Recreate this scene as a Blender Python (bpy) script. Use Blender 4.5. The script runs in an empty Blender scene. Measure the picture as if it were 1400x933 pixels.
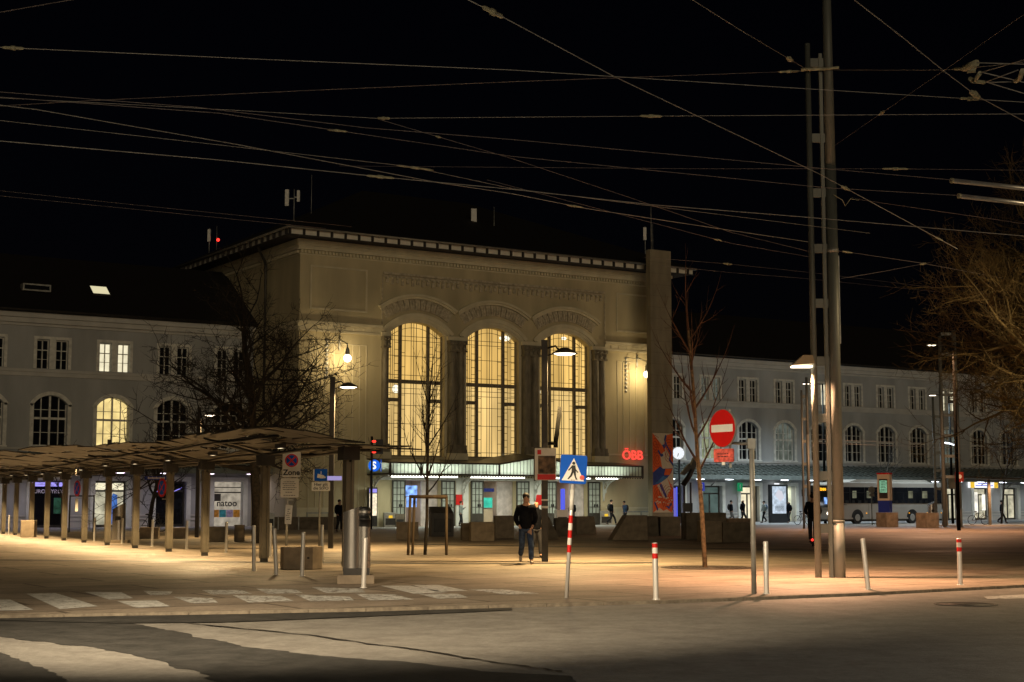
import bpy, math, random
from mathutils import Vector, Matrix
R = random.Random(11)
PI = math.pi
SC = bpy.context.scene
COL = SC.collection

# ------------------------------------------------------------------ camera and measuring
F, CX, CY, H = 2080., 700., 466.5, 1.55
PIT = math.atan(222 / F)
ca, sa = math.cos(PIT), math.sin(PIT)
def ray(px, py):
    u = (px - CX) / F; v = -(py - CY) / F
    return Vector((u, ca - v * sa, sa + v * ca))
def G(px, py, z=0.0):                        # the point at height z seen at a place in the photograph
    r = ray(px, py); t = (z - H) / r.z
    return Vector((r.x * t, r.y * t, z))
def AT(px, py, Y):                           # the point at distance Y
    r = ray(px, py); t = Y / r.y
    return Vector((r.x * t, Y, H + r.z * t))
TH = math.atan2(math.sqrt(F * F + 222 * 222), 3300.)
EX, NX = Vector((math.cos(TH), math.sin(TH), 0)), Vector((-math.sin(TH), math.cos(TH), 0))
O = G(405, 721.8)
def L2W(s, w, z=0): return O + EX * s + NX * w + Vector((0, 0, z))
def FAC(px, py, w=0):                        # place on a plane parallel to the station front -> (s, z)
    r = ray(px, py); d = O.dot(NX) + w
    t = d / (r.x * NX.x + r.y * NX.y)
    p = r * t + Vector((0, 0, H))
    return (p - O).dot(EX), p.z

# ------------------------------------------------------------------ materials
def M(name, rgb, rough=.7, metal=0., var=.12, scale=3., bump=0., bscale=40., spec=.4, detail=5, streak=1.):
    m = bpy.data.materials.new(name); m.use_nodes = True
    nt = m.node_tree; b = nt.nodes['Principled BSDF']
    b.inputs['Roughness'].default_value = rough; b.inputs['Metallic'].default_value = metal
    b.inputs['Specular IOR Level'].default_value = spec
    tc = nt.nodes.new('ShaderNodeTexCoord')
    mp = nt.nodes.new('ShaderNodeMapping'); mp.inputs['Scale'].default_value = (1, 1, 1 / streak)
    nt.links.new(tc.outputs['Object'], mp.inputs['Vector'])
    n = nt.nodes.new('ShaderNodeTexNoise'); n.inputs['Scale'].default_value = scale; n.inputs['Detail'].default_value = detail
    nt.links.new(mp.outputs[0], n.inputs['Vector'])
    r = nt.nodes.new('ShaderNodeValToRGB')
    lo = [max(0, c * (1 - var * 2)) for c in rgb]; hi = [min(1, c * (1 + var * 1.4)) for c in rgb]
    r.color_ramp.elements[0].position = .3; r.color_ramp.elements[1].position = .7
    r.color_ramp.elements[0].color = (*lo, 1); r.color_ramp.elements[1].color = (*hi, 1)
    nt.links.new(n.outputs['Fac'], r.inputs['Fac']); nt.links.new(r.outputs['Color'], b.inputs['Base Color'])
    if bump:
        n2 = nt.nodes.new('ShaderNodeTexNoise'); n2.inputs['Scale'].default_value = bscale; n2.inputs['Detail'].default_value = 4
        nt.links.new(tc.outputs['Object'], n2.inputs['Vector'])
        bp = nt.nodes.new('ShaderNodeBump'); bp.inputs['Strength'].default_value = bump; bp.inputs['Distance'].default_value = .02
        nt.links.new(n2.outputs['Fac'], bp.inputs['Height']); nt.links.new(bp.outputs[0], b.inputs['Normal'])
    return m
def EM(name, rgb, s, var=.0, scale=1., stretch=(1, 1, 1)):
    m = bpy.data.materials.new(name); m.use_nodes = True
    nt = m.node_tree; nt.nodes.remove(nt.nodes['Principled BSDF'])
    m.cycles.emission_sampling = 'NONE'
    e = nt.nodes.new('ShaderNodeEmission'); e.inputs['Color'].default_value = (*rgb, 1); e.inputs['Strength'].default_value = s
    nt.links.new(e.outputs[0], nt.nodes['Material Output'].inputs['Surface'])
    if var:
        tc = nt.nodes.new('ShaderNodeTexCoord'); mp = nt.nodes.new('ShaderNodeMapping'); mp.inputs['Scale'].default_value = stretch
        n = nt.nodes.new('ShaderNodeTexNoise'); n.inputs['Scale'].default_value = scale; n.inputs['Detail'].default_value = 3
        nt.links.new(tc.outputs['Object'], mp.inputs[0]); nt.links.new(mp.outputs[0], n.inputs['Vector'])
        r = nt.nodes.new('ShaderNodeMapRange')
        r.inputs[1].default_value = .3; r.inputs[2].default_value = .7
        r.inputs[3].default_value = s * (1 - var); r.inputs[4].default_value = s * (1 + var)
        nt.links.new(n.outputs['Fac'], r.inputs[0]); nt.links.new(r.outputs[0], e.inputs['Strength'])
    return m
def TRANS(name, rgb):                        # backlit milky glass
    m = bpy.data.materials.new(name); m.use_nodes = True
    nt = m.node_tree; nt.nodes.remove(nt.nodes['Principled BSDF'])
    a = nt.nodes.new('ShaderNodeBsdfDiffuse'); b = nt.nodes.new('ShaderNodeBsdfTranslucent')
    mx = nt.nodes.new('ShaderNodeMixShader'); mx.inputs[0].default_value = .6
    a.inputs['Color'].default_value = (*rgb, 1); b.inputs['Color'].default_value = (*rgb, 1)
    nt.links.new(a.outputs[0], mx.inputs[1]); nt.links.new(b.outputs[0], mx.inputs[2])
    nt.links.new(mx.outputs[0], nt.nodes['Material Output'].inputs['Surface'])
    return m

PLAST = M('hall_plaster', (.55, .48, .30), .85, var=.13, scale=.55, streak=4, detail=9, bump=.15, bscale=25)
TRIM = M('hall_trim', (.66, .60, .42), .8, var=.06, scale=1.5)
RELIEF = M('relief_stone', (.52, .46, .33), .85, var=.16, scale=5)
SOFFIT = M('white_soffit', (.82, .78, .66), .7, var=.05)
RAFTER = M('dark_rafter', (.035, .03, .027), .8)
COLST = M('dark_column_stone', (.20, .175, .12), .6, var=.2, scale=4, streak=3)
WPLAST = M('wing_plaster', (.42, .43, .425), .9, var=.13, scale=.5, streak=4, detail=9, bump=.15, bscale=25)
WTRIM = M('wing_trim', (.56, .55, .51), .85, var=.06, scale=1.)
ROOFD = M('dark_roof', (.010, .008, .008), .8, var=.2, scale=8)
FRAMEW = M('white_window_frame', (.74, .73, .66), .6)
FRAMED = M('dark_bronze_frame', (.05, .045, .035), .5)
FRAMEH = M('hall_window_mullion', (.22, .19, .13), .6)
LEAD = M('lead_bar', (.035, .03, .02), .6)
GLASS = M('dark_glass', (.012, .013, .016), .08, var=.3, scale=.4, spec=.6)
LITH = EM('hall_window_glow', (1., .62, .175), .80, .34, .32, (2.6, 2.6, .5))
LITH2 = EM('hall_window_glow_low', (1., .67, .24), .88, .30, .30, (2.6, 2.6, .5))
GLOWP = EM('hall_lamp', (1., .92, .7), 1.6)
LITW = EM('warm_room_glow', (1., .76, .30), .95, .3, 1.1)
LITO = EM('pale_room_glow', (1., .9, .62), .95, .2, 1.3)
LITD = EM('dim_room_glow', (.75, .85, .7), .12, .6, 1.2)
LITSH = EM('shop_glow', (.95, .88, .62), .55, .45, 1.6)
LITT = EM('teal_room_glow', (.42, .62, .55), .16, .4, .8)
BLUEG = EM('blue_neon', (.13, .16, 1.), .8)
BLUEW = EM('blue_white_screen', (.25, .45, 1.), 1.1, .7, 3.)
GREENS = EM('green_screen', (.08, .8, .55), .7, .3, 3.)
ORANGW = EM('orange_interior', (1., .42, .08), .5, .3, 1.5)
TUBE = EM('fluorescent_tube', (1., 1., .86), 4.)
LAMPW = EM('warm_lamp_lens', (1., .84, .62), 6.)
LAMPC = EM('cold_lamp_lens', (.85, .92, 1.), 9.)
LAMPV = EM('lilac_lamp_lens', (.95, .78, 1.), 6.)
GLOBE = EM('globe_glass', (1., .9, .68), 5.)
_n = GLOBE.node_tree; _a = _n.nodes.new('ShaderNodeAddShader'); _t = _n.nodes.new('ShaderNodeBsdfTransparent'); _t.inputs[0].default_value = (.6, .6, .6, 1)
_o = _n.nodes['Material Output']; _n.links.new(_n.nodes['Emission'].outputs[0], _a.inputs[0]); _n.links.new(_t.outputs[0], _a.inputs[1]); _n.links.new(_a.outputs[0], _o.inputs['Surface'])
REDNEON = EM('red_neon', (1., .075, .05), 1.3)
REDLED = EM('red_signal', (1., .03, .02), 3.)
AMBER = EM('amber_led', (1., .42, .02), 1.8)
HEADL = EM('headlamp_glow', (1., .86, .7), 5.)
CLOCKF = EM('clock_face', (.92, .96, 1.), 1.0)
ADLIT = EM('poster_light', (.72, .85, 1.), .7, .35, 3.)
ADWARM = EM('warm_poster_light', (1., .85, .6), 1.1, .3, 6.)
BLUESIGN = EM('blue_backlit', (.02, .16, .85), .9)
WHITELIT = EM('white_backlit', (.95, .97, 1.), 1.2)
YELLIT = EM('yellow_backlit', (1., .62, .05), .9)
LILAC = EM('lilac_backlit', (.42, .36, 1.), .9)
GREENSIGN = EM('green_backlit', (.02, .36, .14), .6)
NAVYSIGN = EM('navy_backlit', (.06, .08, .5), .6)
VAL = TRANS('milky_glass', (.72, .80, .70))
STEEL = M('brushed_steel', (.72, .70, .66), .34, .35, var=.12, scale=2., streak=20)
MATTE = M('matt_black', (.005, .005, .0045), .95, spec=.03)
STEELB = M('bin_steel', (.50, .48, .45), .27, .85, var=.15, scale=3., streak=25)
GALV = M('galvanised_steel', (.40, .40, .37), .5, .55, var=.15, scale=4)
POST = M('taupe_post', (.17, .15, .11), .5, .3, var=.12, scale=2)
MASTM = M('mast_paint', (.18, .19, .17), .5, .2, var=.15, scale=1.5, streak=4)
DARKM = M('dark_metal', (.045, .042, .038), .5, .3, var=.15)
BLACKM = M('black_metal', (.012, .012, .012), .45)
SHELT = M('shelter_sheet', (.030, .023, .012), .45, .3, var=.25, scale=1.2)
CONC = M('seat_concrete', (.31, .25, .18), .85, var=.14, scale=4, bump=.2)
CONCD = M('dark_concrete', (.20, .165, .12), .85, var=.2, scale=3, bump=.2)
SLABC = M('tower_concrete', (.27, .235, .16), .85, var=.12, scale=1.3, streak=3, bump=.2)
BARK = M('bark', (.035, .028, .02), .9, var=.3, scale=10)
BARKL = M('young_bark', (.20, .13, .07), .85, var=.3, scale=12)
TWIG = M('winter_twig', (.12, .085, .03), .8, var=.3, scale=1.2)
TWIGD = M('dark_twig', (.03, .024, .018), .9, var=.3)
WOOD = M('stake_wood', (.12, .088, .055), .8, var=.2, scale=6, streak=6)
CREAM = M('cream_paint', (.62, .52, .38), .8, var=.05, scale=3)
ORANGE = M('orange_paint', (.72, .12, .025), .75, var=.06, scale=4)
DKRED = M('dark_red_paint', (.35, .03, .012), .75)
BLUE = M('blue_paint', (.035, .06, .25), .75, var=.15, scale=3)
BLUEL = M('light_blue_paint', (.06, .18, .42), .75, var=.15, scale=3)
SIGNB = M('traffic_blue', (.006, .10, .56), .5, var=.05, spec=.1)
SIGNW = M('sign_white', (.85, .83, .77), .45, var=.05)
SIGNR = M('sign_red', (.62, .012, .01), .4, var=.05)
SIGNK = M('sign_black', (.012, .012, .012), .5)
SIGNI = M('sign_navy', (.02, .04, .30), .4, var=.04)
PINK = M('faded_red', (.75, .12, .09), .5, var=.25, scale=14)
REFLW = M('band_white', (.78, .77, .72), .4)
WIREM = M('wire', (.50, .48, .46), .45, .2)
WIRED = M('dull_wire', (.28, .24, .24), .5, .1)
INSUL = M('insulator', (.55, .52, .36), .4, var=.2, scale=10)
TUBEM = M('tension_tube', (.55, .55, .56), .35, .5, var=.1)
SKIN = M('skin', (.38, .22, .15), .6, var=.06)
HAIR = M('dark_hair', (.014, .01, .008), .7)
JACKD = M('dark_jacket', (.006, .007, .010), .9, var=.3, scale=8, spec=.05, bump=.6, bscale=14)
JACKB = M('blue_jacket', (.03, .07, .15), .75, var=.2, scale=8)
JACKG = M('pale_jacket', (.26, .30, .28), .8, var=.15, scale=8)
JEANS = M('blue_jeans', (.035, .055, .105), .9, var=.3, scale=10, spec=.1, bump=.5, bscale=16)
TROUS = M('dark_trousers', (.012, .012, .015), .85, var=.2)
SHOEL = M('pale_shoe', (.42, .36, .28), .6)
SHOED = M('dark_shoe', (.02, .02, .02), .6)
BAGD = M('dark_bag', (.022, .02, .018), .8)
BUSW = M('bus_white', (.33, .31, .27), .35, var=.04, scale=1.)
RUBBER = M('rubber', (.012, .012, .012), .8)
WHITEP = M('white_iron', (.72, .74, .68), .6, var=.05)
DOORGL = M('door_glass', (.42, .47, .42), .3, var=.12, scale=2)

# ------------------------------------------------------------------ mesh builder
class MB:
    def __init__(s): s.v = []; s.f = []; s.m = []; s.sm = []; s.mi = 0
    def add(s, vs, fs, smooth=False):
        b = len(s.v); s.v += [tuple(p) for p in vs]
        for f in fs: s.f.append([b + i for i in f]); s.m.append(s.mi); s.sm.append(smooth)
        return s
    def box(s, x0, x1, y0, y1, z0, z1):
        return s.add([(x0, y0, z0), (x1, y0, z0), (x1, y1, z0), (x0, y1, z0), (x0, y0, z1), (x1, y0, z1), (x1, y1, z1), (x0, y1, z1)],
              [(0, 3, 2, 1), (4, 5, 6, 7), (0, 1, 5, 4), (1, 2, 6, 5), (2, 3, 7, 6), (3, 0, 4, 7)])
    def prism(s, poly, a, b, plane='xz'):    # poly outline swept between two planes
        mk = {'xz': lambda p, t: (p[0], t, p[1]), 'xy': lambda p, t: (p[0], p[1], t), 'yz': lambda p, t: (t, p[0], p[1])}[plane]
        n = len(poly)
        vs = [mk(p, a) for p in poly] + [mk(p, b) for p in poly]
        fs = [list(range(n))[::-1], list(range(n, 2 * n))] + [(i, (i + 1) % n, n + (i + 1) % n, n + i) for i in range(n)]
        return s.add(vs, fs)
    def tube(s, pts, rad, n=8, cap=True, smooth=True):
        pts = [Vector(p) for p in pts]
        if not isinstance(rad, (list, tuple)): rad = [rad] * len(pts)
        vs = []; up = None
        for i, p in enumerate(pts):
            d = (pts[min(i + 1, len(pts) - 1)] - pts[max(i - 1, 0)])
            d = d.normalized() if d.length > 1e-9 else Vector((0, 0, 1))
            if up is None:
                up = Vector((0, 0, 1)) if abs(d.z) < .9 else Vector((1, 0, 0))
            a = d.cross(up)
            a = a.normalized() if a.length > 1e-6 else d.orthogonal().normalized()
            up = a.cross(d)
            for k in range(n):
                t = 2 * PI * k / n
                vs.append(p + (a * math.cos(t) + up * math.sin(t)) * rad[i])
        fs = []
        for i in range(len(pts) - 1):
            for k in range(n):
                fs.append((i * n + k, i * n + (k + 1) % n, (i + 1) * n + (k + 1) % n, (i + 1) * n + k))
        s.add(vs, fs, smooth)
        if cap:
            b = len(s.v) - len(vs)
            e = len(pts) - 1
            for fc in ([b + k for k in range(n)][::-1], [b + e * n + k for k in range(n)]):
                s.f.append(fc); s.m.append(s.mi); s.sm.append(False)
        return s
    def lathe(s, prof, n=16, c=(0, 0, 0), smooth=True):
        vs = []; fs = []
        for r, z in prof:
            for k in range(n):
                t = 2 * PI * k / n; vs.append((c[0] + r * math.cos(t), c[1] + r * math.sin(t), c[2] + z))
        for i in range(len(prof) - 1):
            for k in range(n):
                fs.append((i * n + k, i * n + (k + 1) % n, (i + 1) * n + (k + 1) % n, (i + 1) * n + k))
        return s.add(vs, fs, smooth)
    def ball(s, c, r, n=14, sc=(1, 1, 1)):
        m = n // 2; vs = []; fs = []
        for i in range(m + 1):
            a = PI * i / m
            for k in range(n):
                t = 2 * PI * k / n
                vs.append((c[0] + r * sc[0] * math.sin(a) * math.cos(t), c[1] + r * sc[1] * math.sin(a) * math.sin(t), c[2] + r * sc[2] * math.cos(a)))
        for i in range(m):
            for k in range(n): fs.append((i * n + k, i * n + (k + 1) % n, (i + 1) * n + (k + 1) % n, (i + 1) * n + k))
        return s.add(vs, fs, True)
    def disc(s, c, r, y0, y1, n=24, sz=1.):  # a round plate standing upright, facing -y
        return s.prism([(c[0] + r * math.cos(2 * PI * k / n), c[1] + r * sz * math.sin(2 * PI * k / n)) for k in range(n)], y0, y1)
    def arcband(s, cx, cz, r0, r1, half, y0, y1, n=18, gap=0.):
        for i in range(n):
            a0 = -half + 2 * half * i / n; a1 = -half + 2 * half * (i + 1 - gap) / n
            q = lambda r, a: (cx + r * math.sin(a), cz + r * math.cos(a))
            s.prism([q(r0, a0), q(r0, a1), q(r1, a1), q(r1, a0)], y0, y1)
        return s
    def build(s, name, mats, parent=None, bevel=0.):
        me = bpy.data.meshes.new(name); me.from_pydata(s.v, [], s.f)
        for m in (mats if isinstance(mats, (list, tuple)) else [mats]): me.materials.append(m)
        me.polygons.foreach_set('material_index', s.m); me.polygons.foreach_set('use_smooth', s.sm)
        me.update()
        o = bpy.data.objects.new(name, me); COL.objects.link(o)
        if parent: o.parent = parent
        if bevel:
            b = o.modifiers.new('bevel', 'BEVEL'); b.width = bevel; b.segments = 2; b.limit_method = 'ANGLE'
        return o
def tag(o, label, cat, group=None):
    o['label'] = label; o['category'] = cat
    if group: o['group'] = group
    return o
def thing(name, label, cat, loc=(0, 0, 0), rz=0., group=None):
    o = bpy.data.objects.new(name, None); COL.objects.link(o); o.location = loc; o.rotation_euler = (0, 0, rz)
    o.empty_display_size = .2
    return tag(o, label, cat, group)
def struct(name, mb, m, kind='structure'):
    o = mb.build(name, m); o['kind'] = kind; return o
def copy_tree(o, parent=None):
    c = o.copy(); COL.objects.link(c)
    if parent: c.parent = parent
    for ch in list(o.children): copy_tree(ch, c)
    return c
def text(name, body, size, mat, parent, loc, rot=(PI / 2, 0, 0), ext=.004, align='CENTER', bold=0., sx=1.):
    cu = bpy.data.curves.new(name, 'FONT'); cu.body = body; cu.size = size; cu.extrude = ext; cu.align_x = align; cu.align_y = 'CENTER'
    cu.offset = bold; cu.resolution_u = 3
    t = bpy.data.objects.new(name, cu); COL.objects.link(t)
    bpy.context.view_layer.update()
    me = bpy.data.meshes.new_from_object(t.evaluated_get(bpy.context.evaluated_depsgraph_get()))
    bpy.data.objects.remove(t); bpy.data.curves.remove(cu)
    me.materials.clear(); me.materials.append(mat); me.name = name
    o = bpy.data.objects.new(name, me); COL.objects.link(o); o.parent = parent; o.location = loc; o.rotation_euler = rot; o.scale = (sx, 1, 1)
    return o
def spot(parent, loc, power, col, angle=150, blend=.6, rot=(0, 0, 0), size=.12):
    l = bpy.data.lights.new('lamp_light', 'SPOT'); l.energy = power; l.color = col; l.spot_size = math.radians(angle); l.spot_blend = blend
    l.shadow_soft_size = size
    o = bpy.data.objects.new('lamp_light', l); COL.objects.link(o); o.location = loc; o.rotation_euler = rot
    if parent: o.parent = parent
    return o
def point(parent, loc, power, col, size=.15):
    l = bpy.data.lights.new('lamp_light', 'POINT'); l.energy = power; l.color = col; l.shadow_soft_size = size
    o = bpy.data.objects.new('lamp_light', l); COL.objects.link(o); o.location = loc
    if parent: o.parent = parent
    return o
def area(parent, loc, sx, sy, power, col, rot=(0, 0, 0)):
    l = bpy.data.lights.new('lamp_light', 'AREA'); l.shape = 'RECTANGLE'; l.size = sx; l.size_y = sy; l.energy = power; l.color = col
    o = bpy.data.objects.new('lamp_light', l); COL.objects.link(o); o.location = loc; o.rotation_euler = rot
    if parent: o.parent = parent
    return o
WARM = (1., .66, .33); WARMY = (1., .67, .30); PEACH = (1., .52, .28)

# ------------------------------------------------------------------ world, sky glow
w = bpy.data.worlds.new('World'); SC.world = w; w.use_nodes = True
nt = w.node_tree; bg = nt.nodes['Background']
sky = nt.nodes.new('ShaderNodeTexSky'); sky.sky_type = 'NISHITA'; sky.sun_disc = False
SUN_EL, SUN_AZ = math.radians(9), math.radians(166)
sky.sun_elevation = SUN_EL; sky.sun_rotation = SUN_AZ
mxs = nt.nodes.new('ShaderNodeMix'); mxs.data_type = 'RGBA'; mxs.blend_type = 'MULTIPLY'; mxs.inputs[0].default_value = 1.; mxs.inputs[7].default_value = (.8, .62, 1., 1)
nt.links.new(sky.outputs[0], mxs.inputs[6]); nt.links.new(mxs.outputs[2], bg.inputs['Color']); bg.inputs['Strength'].default_value = .00028
sl = bpy.data.lights.new('night_glow', 'SUN'); sl.energy = .36; sl.angle = math.radians(30); sl.color = (1., .81, .54)
so = bpy.data.objects.new('night_glow', sl); COL.objects.link(so)
sd = Vector((math.sin(SUN_AZ) * math.cos(SUN_EL), math.cos(SUN_AZ) * math.cos(SUN_EL), math.sin(SUN_EL)))
so.rotation_euler = sd.to_track_quat('Z', 'Y').to_euler(); so.location = sd * 50 + Vector((0, 0, 10))

cam = bpy.data.cameras.new('camera'); co = bpy.data.objects.new('camera', cam); COL.objects.link(co)
cam.sensor_width = 36; cam.lens = F / 1400 * 36; cam.clip_end = 1500; cam.clip_start = .1
co.location = (0, 0, H); co.rotation_euler = (PI / 2 + PIT, 0, 0); SC.camera = co
SC.view_settings.view_transform = 'Standard'; SC.view_settings.look = 'None'; SC.view_settings.exposure = 0; SC.view_settings.gamma = 1
SC.cycles.use_denoising = True; SC.cycles.denoiser = 'OPENIMAGEDENOISE'; SC.cycles.denoising_prefilter = 'ACCURATE'
SC.cycles.max_bounces = 6; SC.cycles.diffuse_bounces = 3; SC.cycles.sample_clamp_indirect = 1.2; SC.cycles.use_adaptive_sampling = False; SC.cycles.caustics_reflective = False; SC.cycles.caustics_refractive = False

# ------------------------------------------------------------------ ground
def ground_mat(name, a, b, scale, rough, bump, joints=None):
    m = bpy.data.materials.new(name); m.use_nodes = True
    nt = m.node_tree; p = nt.nodes['Principled BSDF']; p.inputs['Specular IOR Level'].default_value = .35
    tc = nt.nodes.new('ShaderNodeTexCoord')
    n1 = nt.nodes.new('ShaderNodeTexNoise'); n1.inputs['Scale'].default_value = scale; n1.inputs['Detail'].default_value = 7; n1.inputs['Roughness'].default_value = .62
    n2 = nt.nodes.new('ShaderNodeTexNoise'); n2.inputs['Scale'].default_value = 13; n2.inputs['Detail'].default_value = 6; n2.inputs['Roughness'].default_value = .7
    n3 = nt.nodes.new('ShaderNodeTexNoise'); n3.inputs['Scale'].default_value = .35; n3.inputs['Detail'].default_value = 4
    for n in (n1, n2, n3): nt.links.new(tc.outputs['Object'], n.inputs['Vector'])
    r = nt.nodes.new('ShaderNodeValToRGB'); r.color_ramp.elements[0].position = .3; r.color_ramp.elements[1].position = .72
    r.color_ramp.elements[0].color = (*a, 1); r.color_ramp.elements[1].color = (*b, 1)
    ad = nt.nodes.new('ShaderNodeMath'); ad.operation = 'MULTIPLY_ADD'; ad.inputs[1].default_value = .9
    nt.links.new(n2.outputs['Fac'], ad.inputs[0]); nt.links.new(n1.outputs['Fac'], ad.inputs[2])
    sb = nt.nodes.new('ShaderNodeMath'); sb.operation = 'SUBTRACT'; sb.inputs[1].default_value = .45
    nt.links.new(ad.outputs[0], sb.inputs[0]); nt.links.new(sb.outputs[0], r.inputs['Fac'])
    col = r.outputs['Color']
    if joints:
        mp = nt.nodes.new('ShaderNodeMapping'); mp.inputs['Rotation'].default_value = (0, 0, -TH)
        nt.links.new(tc.outputs['Object'], mp.inputs[0])
        br = nt.nodes.new('ShaderNodeTexBrick'); br.inputs['Scale'].default_value = 1.; br.inputs['Mortar Size'].default_value = joints[2]
        br.inputs['Brick Width'].default_value = joints[0]; br.inputs['Row Height'].default_value = joints[1]; br.inputs['Bias'].default_value = 0.
        br.inputs['Color1'].default_value = (1, 1, 1, 1); br.inputs['Color2'].default_value = (.66, .66, .66, 1); br.inputs['Mortar'].default_value = (.18, .17, .15, 1)
        nt.links.new(mp.outputs[0], br.inputs['Vector'])
        mx = nt.nodes.new('ShaderNodeMix'); mx.data_type = 'RGBA'; mx.blend_type = 'MULTIPLY'; mx.inputs[0].default_value = .8
        nt.links.new(col, mx.inputs[6]); nt.links.new(br.outputs['Color'], mx.inputs[7]); col = mx.outputs[2]
    mr = nt.nodes.new('ShaderNodeMapRange'); mr.inputs[3].default_value = rough - .12; mr.inputs[4].default_value = rough + .18
    nt.links.new(n3.outputs['Fac'], mr.inputs[0]); nt.links.new(mr.outputs[0], p.inputs['Roughness'])
    nt.links.new(col, p.inputs['Base Color'])
    bp = nt.nodes.new('ShaderNodeBump'); bp.inputs['Strength'].default_value = bump; bp.inputs['Distance'].default_value = .012
    nt.links.new(n2.outputs['Fac'], bp.inputs['Height']); nt.links.new(bp.outputs[0], p.inputs['Normal'])
    return m
PLAZA = ground_mat('plaza_slabs', (.19, .155, .12), (.36, .30, .235), .9, .6, .5, (3.2, 1.6, .045))
ROADA = ground_mat('worn_asphalt', (.15, .14, .125), (.25, .24, .215), 2.2, .55, .9)
ROADD = ground_mat('dark_asphalt', (.025, .025, .023), (.058, .056, .052), 2.4, .62, .5)
KERBM = ground_mat('kerb_granite', (.15, .125, .095), (.28, .24, .18), 5, .7, .3)
PAVEM = ground_mat('station_paving', (.34, .34, .33), (.48, .48, .46), 1., .6, .2, (1.2, .6, .012))
RZ = -.045
kerb = [Vector((-75, 1.0)), Vector((-30, 14.5)), Vector((-14, 19.3)), Vector((-7.11, 21.41)), Vector((-2.17, 22.89)), Vector((2.34, 24.59)), Vector((6.0, 26.7)), Vector((9.79, 29.41)), Vector((20, 37.5)), Vector((38, 53)), Vector((70, 84)), Vector((140, 150))]
mb = MB().add([(-500, -250, RZ), (500, -250, RZ), (500, 600, RZ), (-500, 600, RZ)], [(0, 1, 2, 3)])
struct('road', mb, ROADA)
pl = [(p.x, p.y) for p in kerb] + [(260, 330), (-300, 330), (-300, -40)]
struct('plaza_paving', MB().prism(pl, -.4, 0, 'xy'), PLAZA)
kb = MB()
for i in range(len(kerb) - 1):
    a, b = kerb[i], kerb[i + 1]
    n = int((b - a).length / 1.0) + 1
    t = (b - a).normalized(); nn = Vector((t.y, -t.x))
    for k in range(n):
        p = a + (b - a) * (k / n); q = a + (b - a) * ((k + 1) / n) - t * .012
        c1 = p + nn * .03; c2 = q + nn * .03; c3 = q - nn * .14; c4 = p - nn * .14
        kb.prism([(c1.x, c1.y), (c2.x, c2.y), (c3.x, c3.y), (c4.x, c4.y)], -.2, .006, 'xy')
struct('kerb', kb, KERBM)
def patch(name, pix, mat, z, jag=0.):
    pts = []
    rr = random.Random(len(pix) * 7 + int(pix[0][0]))
    w_ = [G(x, y, z) for x, y in pix]
    for i, p in enumerate(w_):
        q = w_[(i + 1) % len(w_)]; n = max(1, int((q - p).length / .13)) if jag else 1
        d = (q - p).normalized(); nn = Vector((-d.y, d.x, 0))
        st = 0.
        for k in range(n):
            if rr.random() < .18: st = rr.uniform(-jag, jag) * 1.6
            pts.append(p + (q - p) * (k / n) + (nn * (st * min(1, (n - k) / 4) + rr.uniform(-jag, jag) * .5) if k else Vector((0, 0, 0))))
    m_ = MB().add([tuple(p) for p in pts], [list(range(len(pts)))])
    return struct(name, m_, mat)
patch('asphalt_repair', [(60, 847), (182, 853), (330, 884), (520, 903), (660, 918), (780, 924), (800, 945), (560, 1010), (330, 944), (226, 905), (120, 884), (-80, 862), (-260, 852)], ROADD, RZ + .004, .05)
patch('asphalt_repair', [(-300, 884), (0, 892), (60, 914), (110, 945), (150, 1000), (-400, 1000)], ROADD, RZ + .008, .05)
patch('gutter_strip', [(-250, 850), (0, 844.5), (250, 841), (500, 836.5), (700, 831), (700, 834), (500, 843), (300, 851), (160, 852), (0, 848), (-250, 856)], ROADD, RZ + .012, .015)
# tar seams on the carriageway
SEAM = M('tar_seam', (.018, .017, .016), .5)
for l in ([(258, 852), (420, 868), (600, 893), (700, 909), (775, 919)],):
    m_ = MB()
    rr = random.Random(3)
    ps = [G(x, y, RZ + .010) for x, y in l]
    fine = []
    for a, b in zip(ps, ps[1:]):
        for k in range(8): fine.append(a.lerp(b, k / 8) + Vector((rr.uniform(-.03, .03), rr.uniform(-.05, .05), 0)))
    vs = []; 
    for i, p in enumerate(fine):
        wd = rr.uniform(.02, .07); vs += [p + Vector((0, wd, 0)), p - Vector((0, wd, 0))]
    m_.add(vs, [(2 * i, 2 * i + 1, 2 * i + 3, 2 * i + 2) for i in range(len(fine) - 1)])
    struct('tar_seam', m_, SEAM)
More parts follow.
